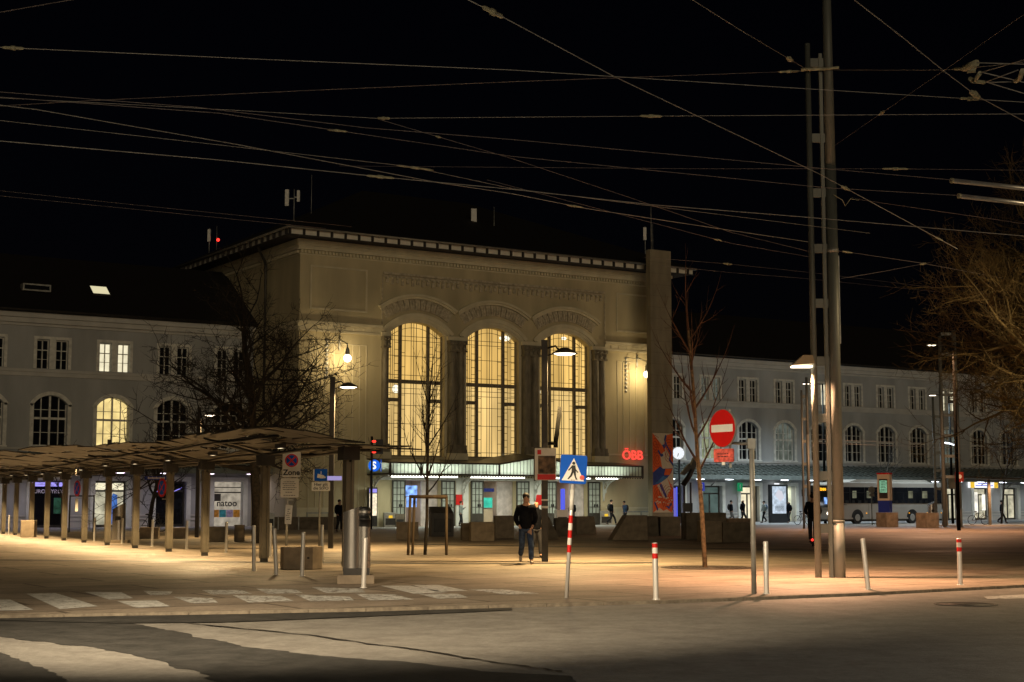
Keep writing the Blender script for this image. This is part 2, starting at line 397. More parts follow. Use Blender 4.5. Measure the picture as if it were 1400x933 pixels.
# worn white paint
def worn_paint(name, thr):
    m = M(name, (.60, .60, .57), .7, var=.12, scale=4)
    nt = m.node_tree; p = nt.nodes['Principled BSDF']
    tc = nt.nodes.new('ShaderNodeTexCoord'); n = nt.nodes.new('ShaderNodeTexNoise'); n.inputs['Scale'].default_value = 6.5; n.inputs['Detail'].default_value = 8; n.inputs['Roughness'].default_value = .75
    nt.links.new(tc.outputs['Object'], n.inputs['Vector'])
    r = nt.nodes.new('ShaderNodeValToRGB'); r.color_ramp.elements[0].position = thr - .03; r.color_ramp.elements[1].position = thr + .03
    nt.links.new(n.outputs['Fac'], r.inputs[0]); nt.links.new(r.outputs[0], p.inputs['Alpha'])
    return m
PAINT = worn_paint('worn_paint', .42); PAINT2 = worn_paint('very_worn_paint', .465)
strip = [[(-30, 820), (14, 820), (46, 834), (-30, 836)], [(36, 812), (76, 811), (134, 829), (82, 833)], [(116, 809.5), (166, 810), (182, 818), (150, 820)], [(160, 822), (214, 821), (232, 829), (186, 831)], [(196, 808), (236, 809), (232, 813), (206, 814)], [(276, 807), (330, 807), (345, 812), (290, 813)], [(236, 816), (290, 818), (298, 824), (262, 825)],
         [(318, 814), (384, 815), (402, 822), (340, 824)], [(350, 805), (404, 806), (414, 811), (366, 812)], [(404, 813), (478, 816), (484, 821), (424, 822)], [(426, 803), (494, 805), (500, 810), (446, 811)], [(520, 801), (560, 801), (612, 810), (566, 812)], [(486, 812), (540, 813), (566, 820), (506, 821)], [(564, 800), (600, 800), (640, 808), (596, 809)], [(572, 812), (626, 812), (640, 817), (600, 819)], [(640, 806), (690, 806), (740, 812), (690, 813)]]
for i, p in enumerate(strip): patch('crossing_stripe', p, PAINT if i < 4 or i in (11, 13) else PAINT2, .005)
patch('lane_mark', [(1345, 816), (1420, 812), (1420, 818), (1350, 819)], PAINT, RZ + .006)
mh = thing('manhole_cover', 'round dark manhole cover in the carriageway at the right', 'manhole cover', G(1320, 827, RZ))
m_ = MB(); m_.lathe([(.42, .004), (.42, .01), (.001, .011)], 28); m_.build('lid', M('manhole_iron', (.04, .038, .035), .55, .4), mh)
m_ = MB(); m_.lathe([(.43, .004), (.43, .013), (.49, .013), (.49, .004)], 28); m_.build('frame', M('manhole_frame', (.09, .085, .075), .6, .3), mh)
patch('drain_channel', [(-60, 764.5), (330, 768), (620, 770.2), (900, 769), (900, 770.2), (620, 771.6), (330, 769.4), (-60, 766)], SEAM, .004)
patch('drain_channel', [(560, 744), (1500, 757), (1500, 758.2), (560, 745)], SEAM, .004)
# station forecourt paving strip and bus bay
def quad_local(name, s0, s1, w0, w1, z, mat):
    return struct(name, MB().add([tuple(L2W(s0, w0, z)), tuple(L2W(s1, w0, z)), tuple(L2W(s1, w1, z)), tuple(L2W(s0, w1, z))], [(0, 1, 2, 3)]), mat)
quad_local('station_pavement', -45, 100, -6.5, 7.4, .006, PAVEM)

# ------------------------------------------------------------------ walls with openings
def arch_pts(a, b, zs, rise, n=14):
    if rise < .01: return [(a, zs), (b, zs)]
    c = (b - a) / 2; r = (c * c + rise * rise) / (2 * rise); al = math.asin(min(1, c / r)); m = (a + b) / 2; zc = zs + rise - r
    return [(m + r * math.sin(-al + 2 * al * i / n), zc + r * math.cos(-al + 2 * al * i / n)) for i in range(n + 1)]
def wall_band(mb, s0, s1, z0, z1, ops, y, depth):
    q = lambda A, B, C, D: mb.add([(A[0], y, A[1]), (B[0], y, B[1]), (C[0], y, C[1]), (D[0], y, D[1])], [(0, 1, 2, 3)])
    cur = s0
    for a, b, zb, zt, rise in ops:
        if a > cur: q((cur, z0), (a, z0), (a, z1), (cur, z1))
        if zb > z0: q((a, z0), (b, z0), (b, zb), (a, zb))
        ap = arch_pts(a, b, zt - rise, rise)
        for p, r in zip(ap, ap[1:]): q(p, r, (r[0], z1), (p[0], z1))
        lp = [(a, zb)] + ap + [(b, zb)]
        for p, r in zip(lp, lp[1:] + lp[:1]):
            mb.add([(p[0], y, p[1]), (r[0], y, r[1]), (r[0], y + depth, r[1]), (p[0], y + depth, p[1])], [(0, 1, 2, 3)])
        cur = b
    if cur < s1: q((cur, z0), (s1, z0), (s1, z1), (cur, z1))

# ------------------------------------------------------------------ station hall
hall = thing('station_hall', 'tall pale station hall with three big glowing arched windows and dark hipped roof', 'station', O, TH)
HW, HD = 30.2, 24.
wins = [(6.57, 10.87), (12.62, 16.92), (18.72, 23.02)]
ZB, ZT, RISE = 4.68, 13.78, .85
wm = MB()
DOORS = [(7.85, 10.6), (13.96, 16.65), (20.04, 22.77)]
wall_band(wm, 0, HW, 3.9, 18.8, [(a, b, ZB, ZT, RISE) for a, b in wins], 0, .7)
wall_band(wm, 0, HW, 0, 3.9, [(a, b, 0.02, 3.1, 0) for a, b in DOORS], 0, .4)
wm.add([(0, 0, 0), (0, HD, 0), (0, HD, 18.8), (0, 0, 18.8)], [(0, 1, 2, 3)])
wm.add([(HW, 0, 0), (HW, HD, 0), (HW, HD, 18.8), (HW, 0, 18.8)], [(0, 1, 2, 3)])
wm.add([(0, HD, 0), (HW, HD, 0), (HW, HD, 18.8), (0, HD, 18.8)], [(0, 1, 2, 3)])
wm.build('wall', PLAST, hall)
# roof: hipped, eaves with rafters over a white soffit
OV = 1.6
rm = MB()
ez = 19.12
c = [(-OV, -OV), (HW + OV, -OV), (HW + OV, HD + OV), (-OV, HD + OV)]
vs = [(x, y, ez) for x, y in c] + [(x, y, ez + .10) for x, y in c] + [(10.5, HD / 2, 25.2), (HW - 10.5, HD / 2, 25.2)]
rm.add(vs, [(0, 1, 5, 4), (1, 2, 6, 5), (2, 3, 7, 6), (3, 0, 4, 7), (4, 5, 9, 8), (5, 6, 9), (6, 7, 8, 9), (7, 4, 8)])
roof = rm.build('roof', ROOFD, hall)
sm_ = MB()
i_ = [(.0, .0), (HW, .0), (HW, HD), (.0, HD)]
PE = 1.42
o2 = [(-PE, -PE), (HW + PE, -PE), (HW + PE, HD + PE), (-PE, HD + PE)]
sm_.add([(x, y, 18.745) for x, y in o2] + [(x, y, 18.745) for x, y in i_], [(0, 1, 5, 4), (1, 2, 6, 5), (2, 3, 7, 6), (3, 0, 4, 7)])
sm_.add([(x, y, ez - .01) for x, y in c] + [(x, y, ez - .01) for x, y in o2], [(0, 1, 5, 4), (1, 2, 6, 5), (2, 3, 7, 6), (3, 0, 4, 7)])
sm_.build('soffit', RAFTER, roof)
fm_ = MB(); fm_.add([(x, y, 18.75) for x, y in o2] + [(x, y, ez - .015) for x, y in o2], [(0, 1, 5, 4), (1, 2, 6, 5), (2, 3, 7, 6), (3, 0, 4, 7)]); fm_.build('eaves_panel', SOFFIT, roof)
ra = MB()
ra.box(-.06, .06, -.17, -.002, 18.74, ez - .012)
raf = ra.build('eaves_rail', RAFTER, roof); raf.location = (-PE, -PE, 0)
k = -PE + .985
while k < HW + PE: q_ = copy_tree(raf, roof); q_.location = (k, -PE, 0); k += .985
k = -PE + .3
while k < HD + PE:
    q_ = copy_tree(raf, roof); q_.location = (-PE, k, 0); q_.rotation_euler = (0, 0, -PI / 2); k += .98
ra = MB()
for a_, b_ in (((-PE - .1, HW + PE + .1), 0),): ra.box(a_[0], a_[1], -PE - .1, -PE - .002, 18.69, 18.738)
ra.box(-PE - .1, -PE - .002, -PE, HD + PE, 18.69, 18.738)
ra.build('rafter', RAFTER, roof)
gt = MB()
for a, b in zip(c, c[1:] + c[:1]): gt.tube([(a[0], a[1], ez + .03), (b[0], b[1], ez + .03)], .085, 6)
gt.build('gutter', M('zinc_gutter', (.24, .22, .18), .5, .4), roof)
# cornice
cm = MB()
def ring(z0, z1, pr):                         # moulding on front and both flanks, butted at corners
    cm.box(-pr, HW + pr, -pr, -.002, z0, z1); cm.box(-pr, -.002, 0, HD, z0, z1); cm.box(HW + .002, HW + pr, 0, HD, z0, z1)
ring(18.48, 18.70, .34); ring(18.30, 18.478, .26); ring(18.06, 18.298, .20); ring(17.72, 17.80, .05)
k = 0.
while k < HW: cm.box(k, k + .13, -.14, -.003, 17.84, 18.03); k += .25
k = 0.2
while k < HD: cm.box(-.14, -.003, k, k + .13, 17.84, 18.03); k += .25
for k in range(60): cm.box(.1 + k * .5, .1 + k * .5 + .3, -.285, -.262, 18.34, 18.44)
cm.build('cornice', TRIM, hall)
# string courses either side of the window group
for a, b in ((-.14, 6.02), (24.38, HW + .14)):
    sm2 = MB()
    sm2.box(a, b, -.20, -.002, 13.16, 13.38); sm2.box(a, b, -.12, -.002, 12.84, 13.158); sm2.box(a, b, -.16, -.002, 12.70, 12.838)
    for k in range(8): sm2.box(a + .5 + k * .7, a + .66 + k * .7, -.15, -.121, 12.9, 13.08)
    sm2.build('string_course', TRIM, hall)
sm2 = MB()
sm2.box(-.20, -.002, 0, HD, 13.16, 13.38); sm2.box(-.12, -.002, 0, HD, 12.84, 13.158)
sm2.build('string_course', TRIM, hall)
# framed panels and reeded strips
def frame(pm, s0, s1, z0, z1, t=.12, d=.05):
    pm.box(s0, s1, -d, -.002, z0, z0 + t); pm.box(s0, s1, -d, -.002, z1 - t, z1); pm.box(s0, s0 + t, -d, -.002, z0 + t, z1 - t); pm.box(s1 - t, s1, -d, -.002, z0 + t, z1 - t)
for base in (.75, 25.5):
    pm = MB(); frame(pm, base - .03, base + 4.15, 14.17, 17.08); pm.build('wall_panel', TRIM, hall)
    pm = MB()
    for x in (0, .52, 1.12, 1.72, 2.5, 3.1, 3.62, 4.1):
        pm.box(base + x, base + x + .05, -.035, -.002, 5.3 if base > 20 else 1.2, 11.95)
    pm.box(base, base + 1.8, -.035, -.002, 11.95, 12.0); pm.box(base + 2.4, base + 4.15, -.035, -.002, 11.95, 12.0); pm.box(base, base + 1.8, -.03, -.002, 11.3, 11.34)
    pm.build('reeded_strip', TRIM, hall)
pm = MB()
for a, b in ((0, 5.9), (24.4, HW)):
    pm = MB(); pm.box(a, b, -.08, -.002, 1.15, 1.28); pm.box(a, b, -.05, -.002, 0, 1.15); pm.build('dado', TRIM, hall)
MB().box(24.4, HW, -.06, -.002, 5.05, 5.16).build('ledge', TRIM, hall)
# arches: archivolts, voussoir relief, hoods, hanging frieze
am = MB(); vm = MB()
for a, b in wins:
    cxs = (a + b) / 2; cc = (b - a) / 2; r = (cc * cc + RISE * RISE) / (2 * RISE); zc = ZT - r; al = math.asin(cc / r)
    am.arcband(cxs, zc, r + .02, r + .16, al * 1.01, -.03, .12, 20); am.arcband(cxs, zc, r + .16, r + .36, al * 1.06, -.10, -.002, 20); am.arcband(cxs, zc, r + .36, r + .62, al * 1.12, -.16, -.002, 20)
    for x0, x1, d in ((a - .16, a - .02, .03), (b + .02, b + .16, .03)):
        am.box(x0, x1, -d, .12, ZB, ZT - RISE + .05)
    hh, hc = .95, 3.02; R2 = (hc * hc + hh * hh) / (2 * hh); z2 = 15.68 - R2; a2 = math.asin(hc / R2)
    am.arcband(cxs, z2, R2 - .16, R2, a2, -.34, -.002, 22); am.arcband(cxs, z2, R2 - .30, R2 - .16, a2, -.22, -.002, 22)
    vm.arcband(cxs, z2, R2 - 1.05, R2 - .32, a2 * .98, -.09, -.002, 13, .12)
    vm.arcband(cxs, z2, R2 - .95, R2 - .5, a2 * .96, -.14, -.091, 26, .4)
am.build('archivolt', TRIM, hall)
for a in (6.1, 12.3, 18.25):
    vm.box(a, a + 5.9, -.08, -.002, 16.72, 16.86)
    for k in range(15):
        x = a + .15 + k * .395; h = .35 + .12 * (k % 2)
        vm.box(x, x + .2, -.10, -.002, 16.70 - h, 16.72); vm.ball((x + .1, -.1, 16.66), .11, 8)
vm.box(6.05, 24.4, -.12, -.002, 16.90, 17.06); vm.box(5.98, 6.06, -.07, -.002, 13.5, 16.88); vm.box(24.36, 24.44, -.07, -.002, 13.5, 16.88)
vm.build('relief_frieze', RELIEF, hall)
# dark pilaster columns
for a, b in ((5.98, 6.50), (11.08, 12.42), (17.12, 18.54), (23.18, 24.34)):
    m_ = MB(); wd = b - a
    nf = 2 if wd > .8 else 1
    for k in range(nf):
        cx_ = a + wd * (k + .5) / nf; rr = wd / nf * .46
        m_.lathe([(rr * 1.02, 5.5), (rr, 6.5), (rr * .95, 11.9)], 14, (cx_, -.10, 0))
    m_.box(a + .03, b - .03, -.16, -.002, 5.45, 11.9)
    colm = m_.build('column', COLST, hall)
    m_ = MB()
    for z0, z1, e_ in ((11.9, 12.02, .02), (12.02, 12.42, -.02), (12.42, 12.68, .03)): m_.box(a - e_, b + e_, -.42 - e_, -.004, z0, z1)
    n_ = max(2, int(wd / .3))
    for k in range(n_):
        m_.ball((a + wd * (k + .5) / n_, -.42, 12.18), .15, 8, (1, .5, 1.3)); m_.ball((a + wd * (k + .5) / n_, -.45, 12.5), .11, 8, (1.2, .6, .8))
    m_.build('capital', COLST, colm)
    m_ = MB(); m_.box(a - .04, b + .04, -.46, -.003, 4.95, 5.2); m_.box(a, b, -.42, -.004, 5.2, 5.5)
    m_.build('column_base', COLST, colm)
    m_ = MB(); m_.box(a - .06, b + .06, -.5, -.003, 4.5, 4.948)
    m_.build('pedestal', TRIM, colm); MB().box(a - .1, b + .1, -.3, -.003, 12.682, 12.95).build('impost', TRIM, colm)
# big windows
for a, b in wins:
    wf = MB(); y0, y1 = .36, .52; W_ = b - a
    m1, m2 = a + 1.07, b - 1.07; hw = .11
    def topz(x):
        cc = W_ / 2; r = (cc * cc + RISE * RISE) / (2 * RISE); return ZT - r + math.sqrt(max(0, r * r - (x - (a + b) / 2) ** 2))
    for m in (m1, m2): wf.box(m - hw, m + hw, y0, y1, ZB, topz(m) + .03)
    wf.box(a, b, y0 + .01, y1 - .01, 9.62, 9.88)
    wf.box(a, m1 - hw, y0 + .01, y1 - .01, 8.38, 8.62); wf.box(m2 + hw, b, y0 + .01, y1 - .01, 8.38, 8.62)
    wf.box(a, a + .07, y0, y1, ZB, topz(a + .07)); wf.box(b - .07, b, y0, y1, ZB, topz(b - .07)); wf.box(a, b, y0 - .02, y1, ZB, ZB + .1)
    wfo = wf.build('hall_window', FRAMEH, hall)
    lm = MB(); ly0, ly1 = .46, .49; lw = .016
    def vbar(x, z0, z1): lm.box(x - lw, x + lw, ly0, ly1, z0, z1)
    def hbar(x0, x1, z): lm.box(x0, x1, ly0 + .004, ly1 - .004, z - lw, z + lw)
    cols = [(a + .07, m1 - hw), (m1 + hw, m2 - hw), (m2 + hw, b - .07)]
    for ci, (x0, x1) in enumerate(cols):
        xs = [x0 + .30, x1 - .30] if ci != 1 else [x0 + .30, (x0 + x1) / 2 - .2, (x0 + x1) / 2 + .2, x1 - .30, (x0 + x1) / 2]
        if ci != 1: xs.append((x0 + x1) / 2 + .0)
        for x in xs: vbar(x, ZB, topz(x))
        for z in (5.05, 6.9, 8.15, 8.95, 9.3, 10.2, 11.5, 12.55, 12.85): 
            if z < min(topz(x0), topz(x1)): hbar(x0, x1, z)
        z = 5.0; k = 0
        while z < 12.6:
            for sd_, xa, xb in ((0, x0, xs[0]), (1, xs[3] if ci == 1 else xs[1], x1)):
                if (k + sd_) % 2 == 0 or ci != 1: hbar(xa, xb, z + (.2 if sd_ else 0))
            z += .48; k += 1
    cc = W_ / 2; r = (cc * cc + RISE * RISE) / (2 * RISE)
    lm.arcband((a + b) / 2, ZT - r, r - .34, r - .31, math.asin(cc / r) * .93, ly0, ly1, 18)
    lm.build('lead_grid', LEAD, wfo)
    ap = arch_pts(a, b, ZT - RISE, RISE)
    MB().prism([(a, 9.75), *ap, (b, 9.75)], .62, .64).build('pane', LITH, wfo); MB().box(a, b, .62, .64, ZB, 9.748).build('pane', LITH2, wfo)
for px, py, a_, b_ in ((690, 463, .75, .32), (541, 532, .42, .5), (736, 536, .3, .35), (584, 548, .12, .9), (771, 463, .4, .2)):
    s_, z_ = FAC(px, py, .56)
    MB().ball((s_, .56, z_), 1., 16, (a_ * .6, .04, b_ * .6)).build('hall_light', GLOWP, hall)
# downpipe on the flank
MB().tube([(-1.3, 4.2, 18.9), (-1.1, 4.2, 18.45), (-.25, 5.2, 17.9), (-.18, 5.2, 17.6), (-.18, 5.2, 8.)], .09, 8).build('downpipe', FRAMED, hall)
# ------ entrance awning
aw = MB(); gl = MB(); bars = MB(); tb = MB()
FW = -3.2
S0, S1 = 5.0, 25.4
def zfront(s):
    return 4.10 + (max(0, .52 * (1 - abs(s - 16.6) / 3.3)))
ss = [S0, 7.28, 7.30, 13.3, 16.6, 19.9, 22.6, S1]
for a, b in zip(ss, ss[1:]):
    za, zb = zfront(a), zfront(b)
    aw.add([(a, FW - .08, za + .12), (b, FW - .08, zb + .12), (b, 0, zb + .42), (a, 0, za + .42), (a, FW - .08, za + .02), (b, FW - .08, zb + .02), (b, 0, zb + .3), (a, 0, za + .3)],
           [(0, 1, 2, 3), (4, 5, 6, 7), (0, 1, 5, 4), (1, 2, 6, 5), (2, 3, 7, 6), (3, 0, 4, 7)])
aw.box(S0, S1, FW - .06, FW + .06, 3.38, 3.48)
for s in (S0 + .05, 7.3, 13.3, 19.9, S1 - .05): aw.box(s - .06, s + .06, FW - .062, FW + .062, 3.36, zfront(s) + .05)
for s in (S0 + .05, S1 - .05): aw.box(s - .05, s + .05, FW + .06, -.01, 3.40, 3.50)
for s in (5.3, 12.3, 18.2, 24.2): aw.box(s - .07, s + .07, FW + .06, -.01, 3.46, 3.62)
awn = aw.build('entrance_awning', FRAMED, hall)
for a, b in zip(ss, ss[1:]):
    za, zb = zfront(a), zfront(b)
    gl.add([(a, FW, 3.48), (b, FW, 3.48), (b, FW, zb + .02), (a, FW, za + .02)], [(0, 1, 2, 3)])
gl.add([(S0 + .02, FW, 3.48), (S0 + .02, 0, 3.48), (S0 + .02, 0, 4.35), (S0 + .02, FW, 4.1)], [(0, 1, 2, 3)])
gl.add([(S1 - .02, FW, 3.48), (S1 - .02, 0, 3.48), (S1 - .02, 0, 4.35), (S1 - .02, FW, 4.1)], [(0, 1, 2, 3)])
gl.build('valance_glass', VAL, awn)
k = S0
while k < S1:
    bars.box(k - .012, k + .012, FW - .03, FW - .004, 3.48, zfront(k) + .03); k += .27
k = S0
while k < S1:
    bars.prism([(k, 3.36), (k + .2, 3.36), (k + .1, 3.26)], FW - .03, FW - .01); k += .22
bars.build('valance_bars', FRAMED, awn)
for a, b in ((5.5, 10.4), (11.5, 15.7), (17.0, 21.2), (21.8, 23.6)):
    tb.box(a, b, FW + .55, FW + .75, 3.24, 3.36)
    area(hall, ((a + b) / 2, FW + .65, 3.22), b - a, .2, 110 * (b - a) / 4, (.95, 1., .82))
    area(hall, ((a + b) / 2, FW + .65, 3.40), b - a, .2, 75 * (b - a) / 4, (.93, 1., .84), (PI, 0, 0))
tb.build('light_strip', TUBE, awn)
for s in (5.35, 12.3, 18.2, 24.15):            # scrolled white iron brackets
    m_ = MB()
    cur = [(s, -.12 - 2.3 * (t ** 1.6), 1.75 + 1.6 * (1 - (1 - t) ** 2.2)) for t in [i / 12 for i in range(13)]]
    m_.tube(cur, .055, 6)
    m_.tube([(s, -.08, 1.7), (s, -.08, 3.4)], .05, 6); m_.tube([(s, -.08, 3.38), (s, -2.4, 3.38)], .045, 6)
    for cy_, cz_, rr in ((-.42, 2.95, .26), (-.85, 3.13, .18), (-.30, 2.40, .16), (-1.25, 3.22, .12)):
        m_.tube([(s, cy_ + rr * (1 - .07 * i / 2) * math.cos(i * .52), cz_ + rr * (1 - .06 * i / 2) * math.sin(i * .52)) for i in range(20)], .035, 5)
    m_.build('iron_bracket', WHITEP, awn)
# ------ entrance doors and lobby
for (a, b), kind in zip(DOORS, ('blue', 'green', 'orange')):
    for x0, x1 in ((a - 1.0, a), (b, b + 1.08)):
        d = MB(); t = .09
        d.box(x0, x0 + t, -.14, -.06, .02, 3.1); d.box(x1 - t, x1, -.14, -.06, .02, 3.1); d.box(x0 + t, x1 - t, -.14, -.06, 3.0, 3.1); d.box(x0 + t, x1 - t, -.14, -.06, .02, .86)
        for k in (1, 2): xx = x0 + t + (x1 - x0 - 2 * t) * k / 3; d.box(xx - .02, xx + .02, -.13, -.07, .86, 3.0)
        for k in range(1, 5): zz = .86 + 2.14 * k / 5; d.box(x0 + t, x1 - t, -.128, -.072, zz - .02, zz + .02)
        do = d.build('door_leaf', FRAMED, hall)
        MB().box(x0 + .05, x1 - .05, -.095, -.085, .8, 3.05).build('pane', DOORGL, do)
        h = MB(); h.box(x1 - .34, x1 - .24, -.15, -.141, 1.32, 1.5); h.box(x0 + .5, x0 + .6, -.15, -.141, 1.32, 1.5); h.build('notice', SIGNK, do)
    i = MB(); y0, y1 = .401, 4.2
    i.add([(a, y0, .02), (b, y0, .02), (b, y1, .02), (a, y1, .02)], [(0, 1, 2, 3)]); i.add([(a, y0, 3.1), (b, y0, 3.1), (b, y1, 3.1), (a, y1, 3.1)], [(0, 1, 2, 3)])
    i.add([(a, y0, 0), (a, y1, 0), (a, y1, 3.1), (a, y0, 3.1)], [(0, 1, 2, 3)]); i.add([(b, y0, 0), (b, y1, 0), (b, y1, 3.1), (b, y0, 3.1)], [(0, 1, 2, 3)]); i.add([(a, y1, 0), (b, y1, 0), (b, y1, 3.1), (a, y1, 3.1)], [(0, 1, 2, 3)])
    lob = i.build('lobby', M('lobby_wall', (.52, .46, .40), .6, var=.06), hall)
    MB().box(b - 1.25, b - .02, .45, .55, .02, 3.05).build('lobby_partition', M('lobby_panel', (.62, .56, .54), .5), lob)
    area(hall, ((a + b) / 2, 1.6, 3.05), 1.6, .6, 40, (1., .88, .72))
    if kind == 'blue':
        MB().box(a + .5, a + 1.45, .9, 1.0, 2.05, 2.75).build('departure_screen', BLUEW, lob); MB().box(a + .65, a + 1.4, .85, .95, 1.3, 2.0).build('departure_screen', BLUEW, lob)
        MB().box(a + .12, a + .36, .5, .6, .3, 1.9).build('lit_panel', ADWARM, lob)
    elif kind == 'green':
        m_ = MB(); m_.box(a + .05, a + 1.3, .8, 1.2, 0.02, 1.15); m_.build('counter', CREAM, lob)
        MB().box(a + .5, a + 1.25, .75, .8, 1.25, 1.95).build('departure_screen', GREENS, lob); MB().box(a + .08, a + .3, .7, .78, 1.0, 1.95).build('lit_panel', ADWARM, lob)
        MB().box(a + .1, a + 1.35, .7, .78, 2.35, 2.6).build('overhead_sign', SIGNI, lob)
    else:
        MB().box(a + .1, a + 1.2, 2.0, 2.1, .1, 3.0).build('orange_wall', ORANGW, lob); MB().box(a + 1.22, a + 1.34, .8, 1.2, .1, 2.6).build('lit_panel', BLUEG, lob)
m_ = MB(); m_.box(5.9, 24.4, -.03, -.002, 3.1, 3.3)
for s in (12.3, 18.25): m_.box(s - .5, s + .5, -.04, -.003, 0.02, 3.1)
m_.build('entrance_surround', WHITEP, hall)
for s in (12.05, 18.55): MB().box(s - .28, s + .28, -.10, -.045, 1.45, 2.15).build('red_notice', SIGNR, hall)
m_ = MB()
for s in (.5, 2., 3.6, 5.0, 25.6, 27.2, 28.8): m_.box(s - .03, s + .03, -.6, -.5, .006, 1.0)
m_.box(.5, 5.0, -.58, -.54, .9, .98); m_.box(25.6, 28.8, -.58, -.54, .9, .98); m_.build('handrail', GALV, hall)

# ------------------------------------------------------------------ station wings
proto_win = {}
def win_meshes():
    f = MB()                                   # arched window, local x 0 = middle, z 0 = sill
    wv, zh, rs = 1.05, 3.2, .55
    ap = arch_pts(-wv, wv, zh - rs, rs, 12)
    rr = (wv * wv + rs * rs) / (2 * rs); al = math.asin(wv / rr)
    f.arcband(0, zh - rr, rr + .03, rr + .26, al * 1.16, -.07, -.002, 14); f.box(-wv - .26, -wv - .03, -.07, -.002, -.02, zh - rs); f.box(wv + .03, wv + .26, -.07, -.002, -.02, zh - rs); f.box(-wv - .3, wv + .3, -.14, -.002, -.12, -.022)
    f.box(-.06, .06, .2, .3, 0, zh - .02); f.box(-wv, wv, .205, .295, 1.68, 1.82)
    for s_ in (-1, 1):
        f.box(s_ * .56 - .03, s_ * .56 + .03, .21, .29, 0, zh - .14); f.box(s_ * wv - .05 if s_ > 0 else -wv, wv if s_ > 0 else -wv + .05, .2, .3, 0, zh - rs)
    for z in (.85, 2.3): f.box(-wv, wv, .22, .28, z - .02, z + .02)
    f.box(-wv, wv, .2, .3, 0, .06)
    g = MB().prism([(-wv, 0), *ap, (wv, 0)], .32, .33)
    a = MB()
    for s_ in (-1, 1):
        x0, x1 = (.22, 1.0) if s_ > 0 else (-1.0, -.22)
        a.box((x0 + x1) / 2 - .03, (x0 + x1) / 2 + .03, .15, .25, 0, 1.85); a.box(x0, x1, .155, .245, 1.15, 1.21); a.box(x0, x1, .165, .235, .58, .61)
        a.box(x0, x0 + .06, .15, .25, 0, 1.85); a.box(x1 - .06, x1, .15, .25, 0, 1.85); a.box(x0 + .06, x1 - .06, .15, .25, 1.78, 1.85)
    a.box(-1.2, -1.003, -.06, -.002, -.02, 2.05); a.box(1.003, 1.2, -.06, -.002, -.02, 2.05); a.box(-1.003, 1.003, -.06, -.002, 1.87, 2.05); a.box(-.20, .20, -.04, -.002, -.02, 1.868)
    pg = MB()
    for x0, x1 in ((-1.0, -.22), (.22, 1.0)): pg.box(x0, x1, .27, .28, 0, 1.85)
    return f, g, a, pg
WM = win_meshes()
protos = {}
def put_window(kind, parent, s, w, z, mat):
    if kind not in protos:
        fr = (WM[0] if kind == 'arch' else WM[2]).build('window', FRAMEW); g = (WM[1] if kind == 'arch' else WM[3]).build('pane', GLASS, fr)
        protos[kind] = (fr.data, g.data); bpy.data.objects.remove(g); bpy.data.objects.remove(fr)
    fm, gm = protos[kind]
    o = bpy.data.objects.new('window', fm); COL.objects.link(o); o.parent = parent; o.location = (s, w, z)
    g = bpy.data.objects.new('pane', gm); COL.objects.link(g); g.parent = o
    g.material_slots[0].link = 'OBJECT'; g.material_slots[0].material = mat
    return o
WY = 7.5
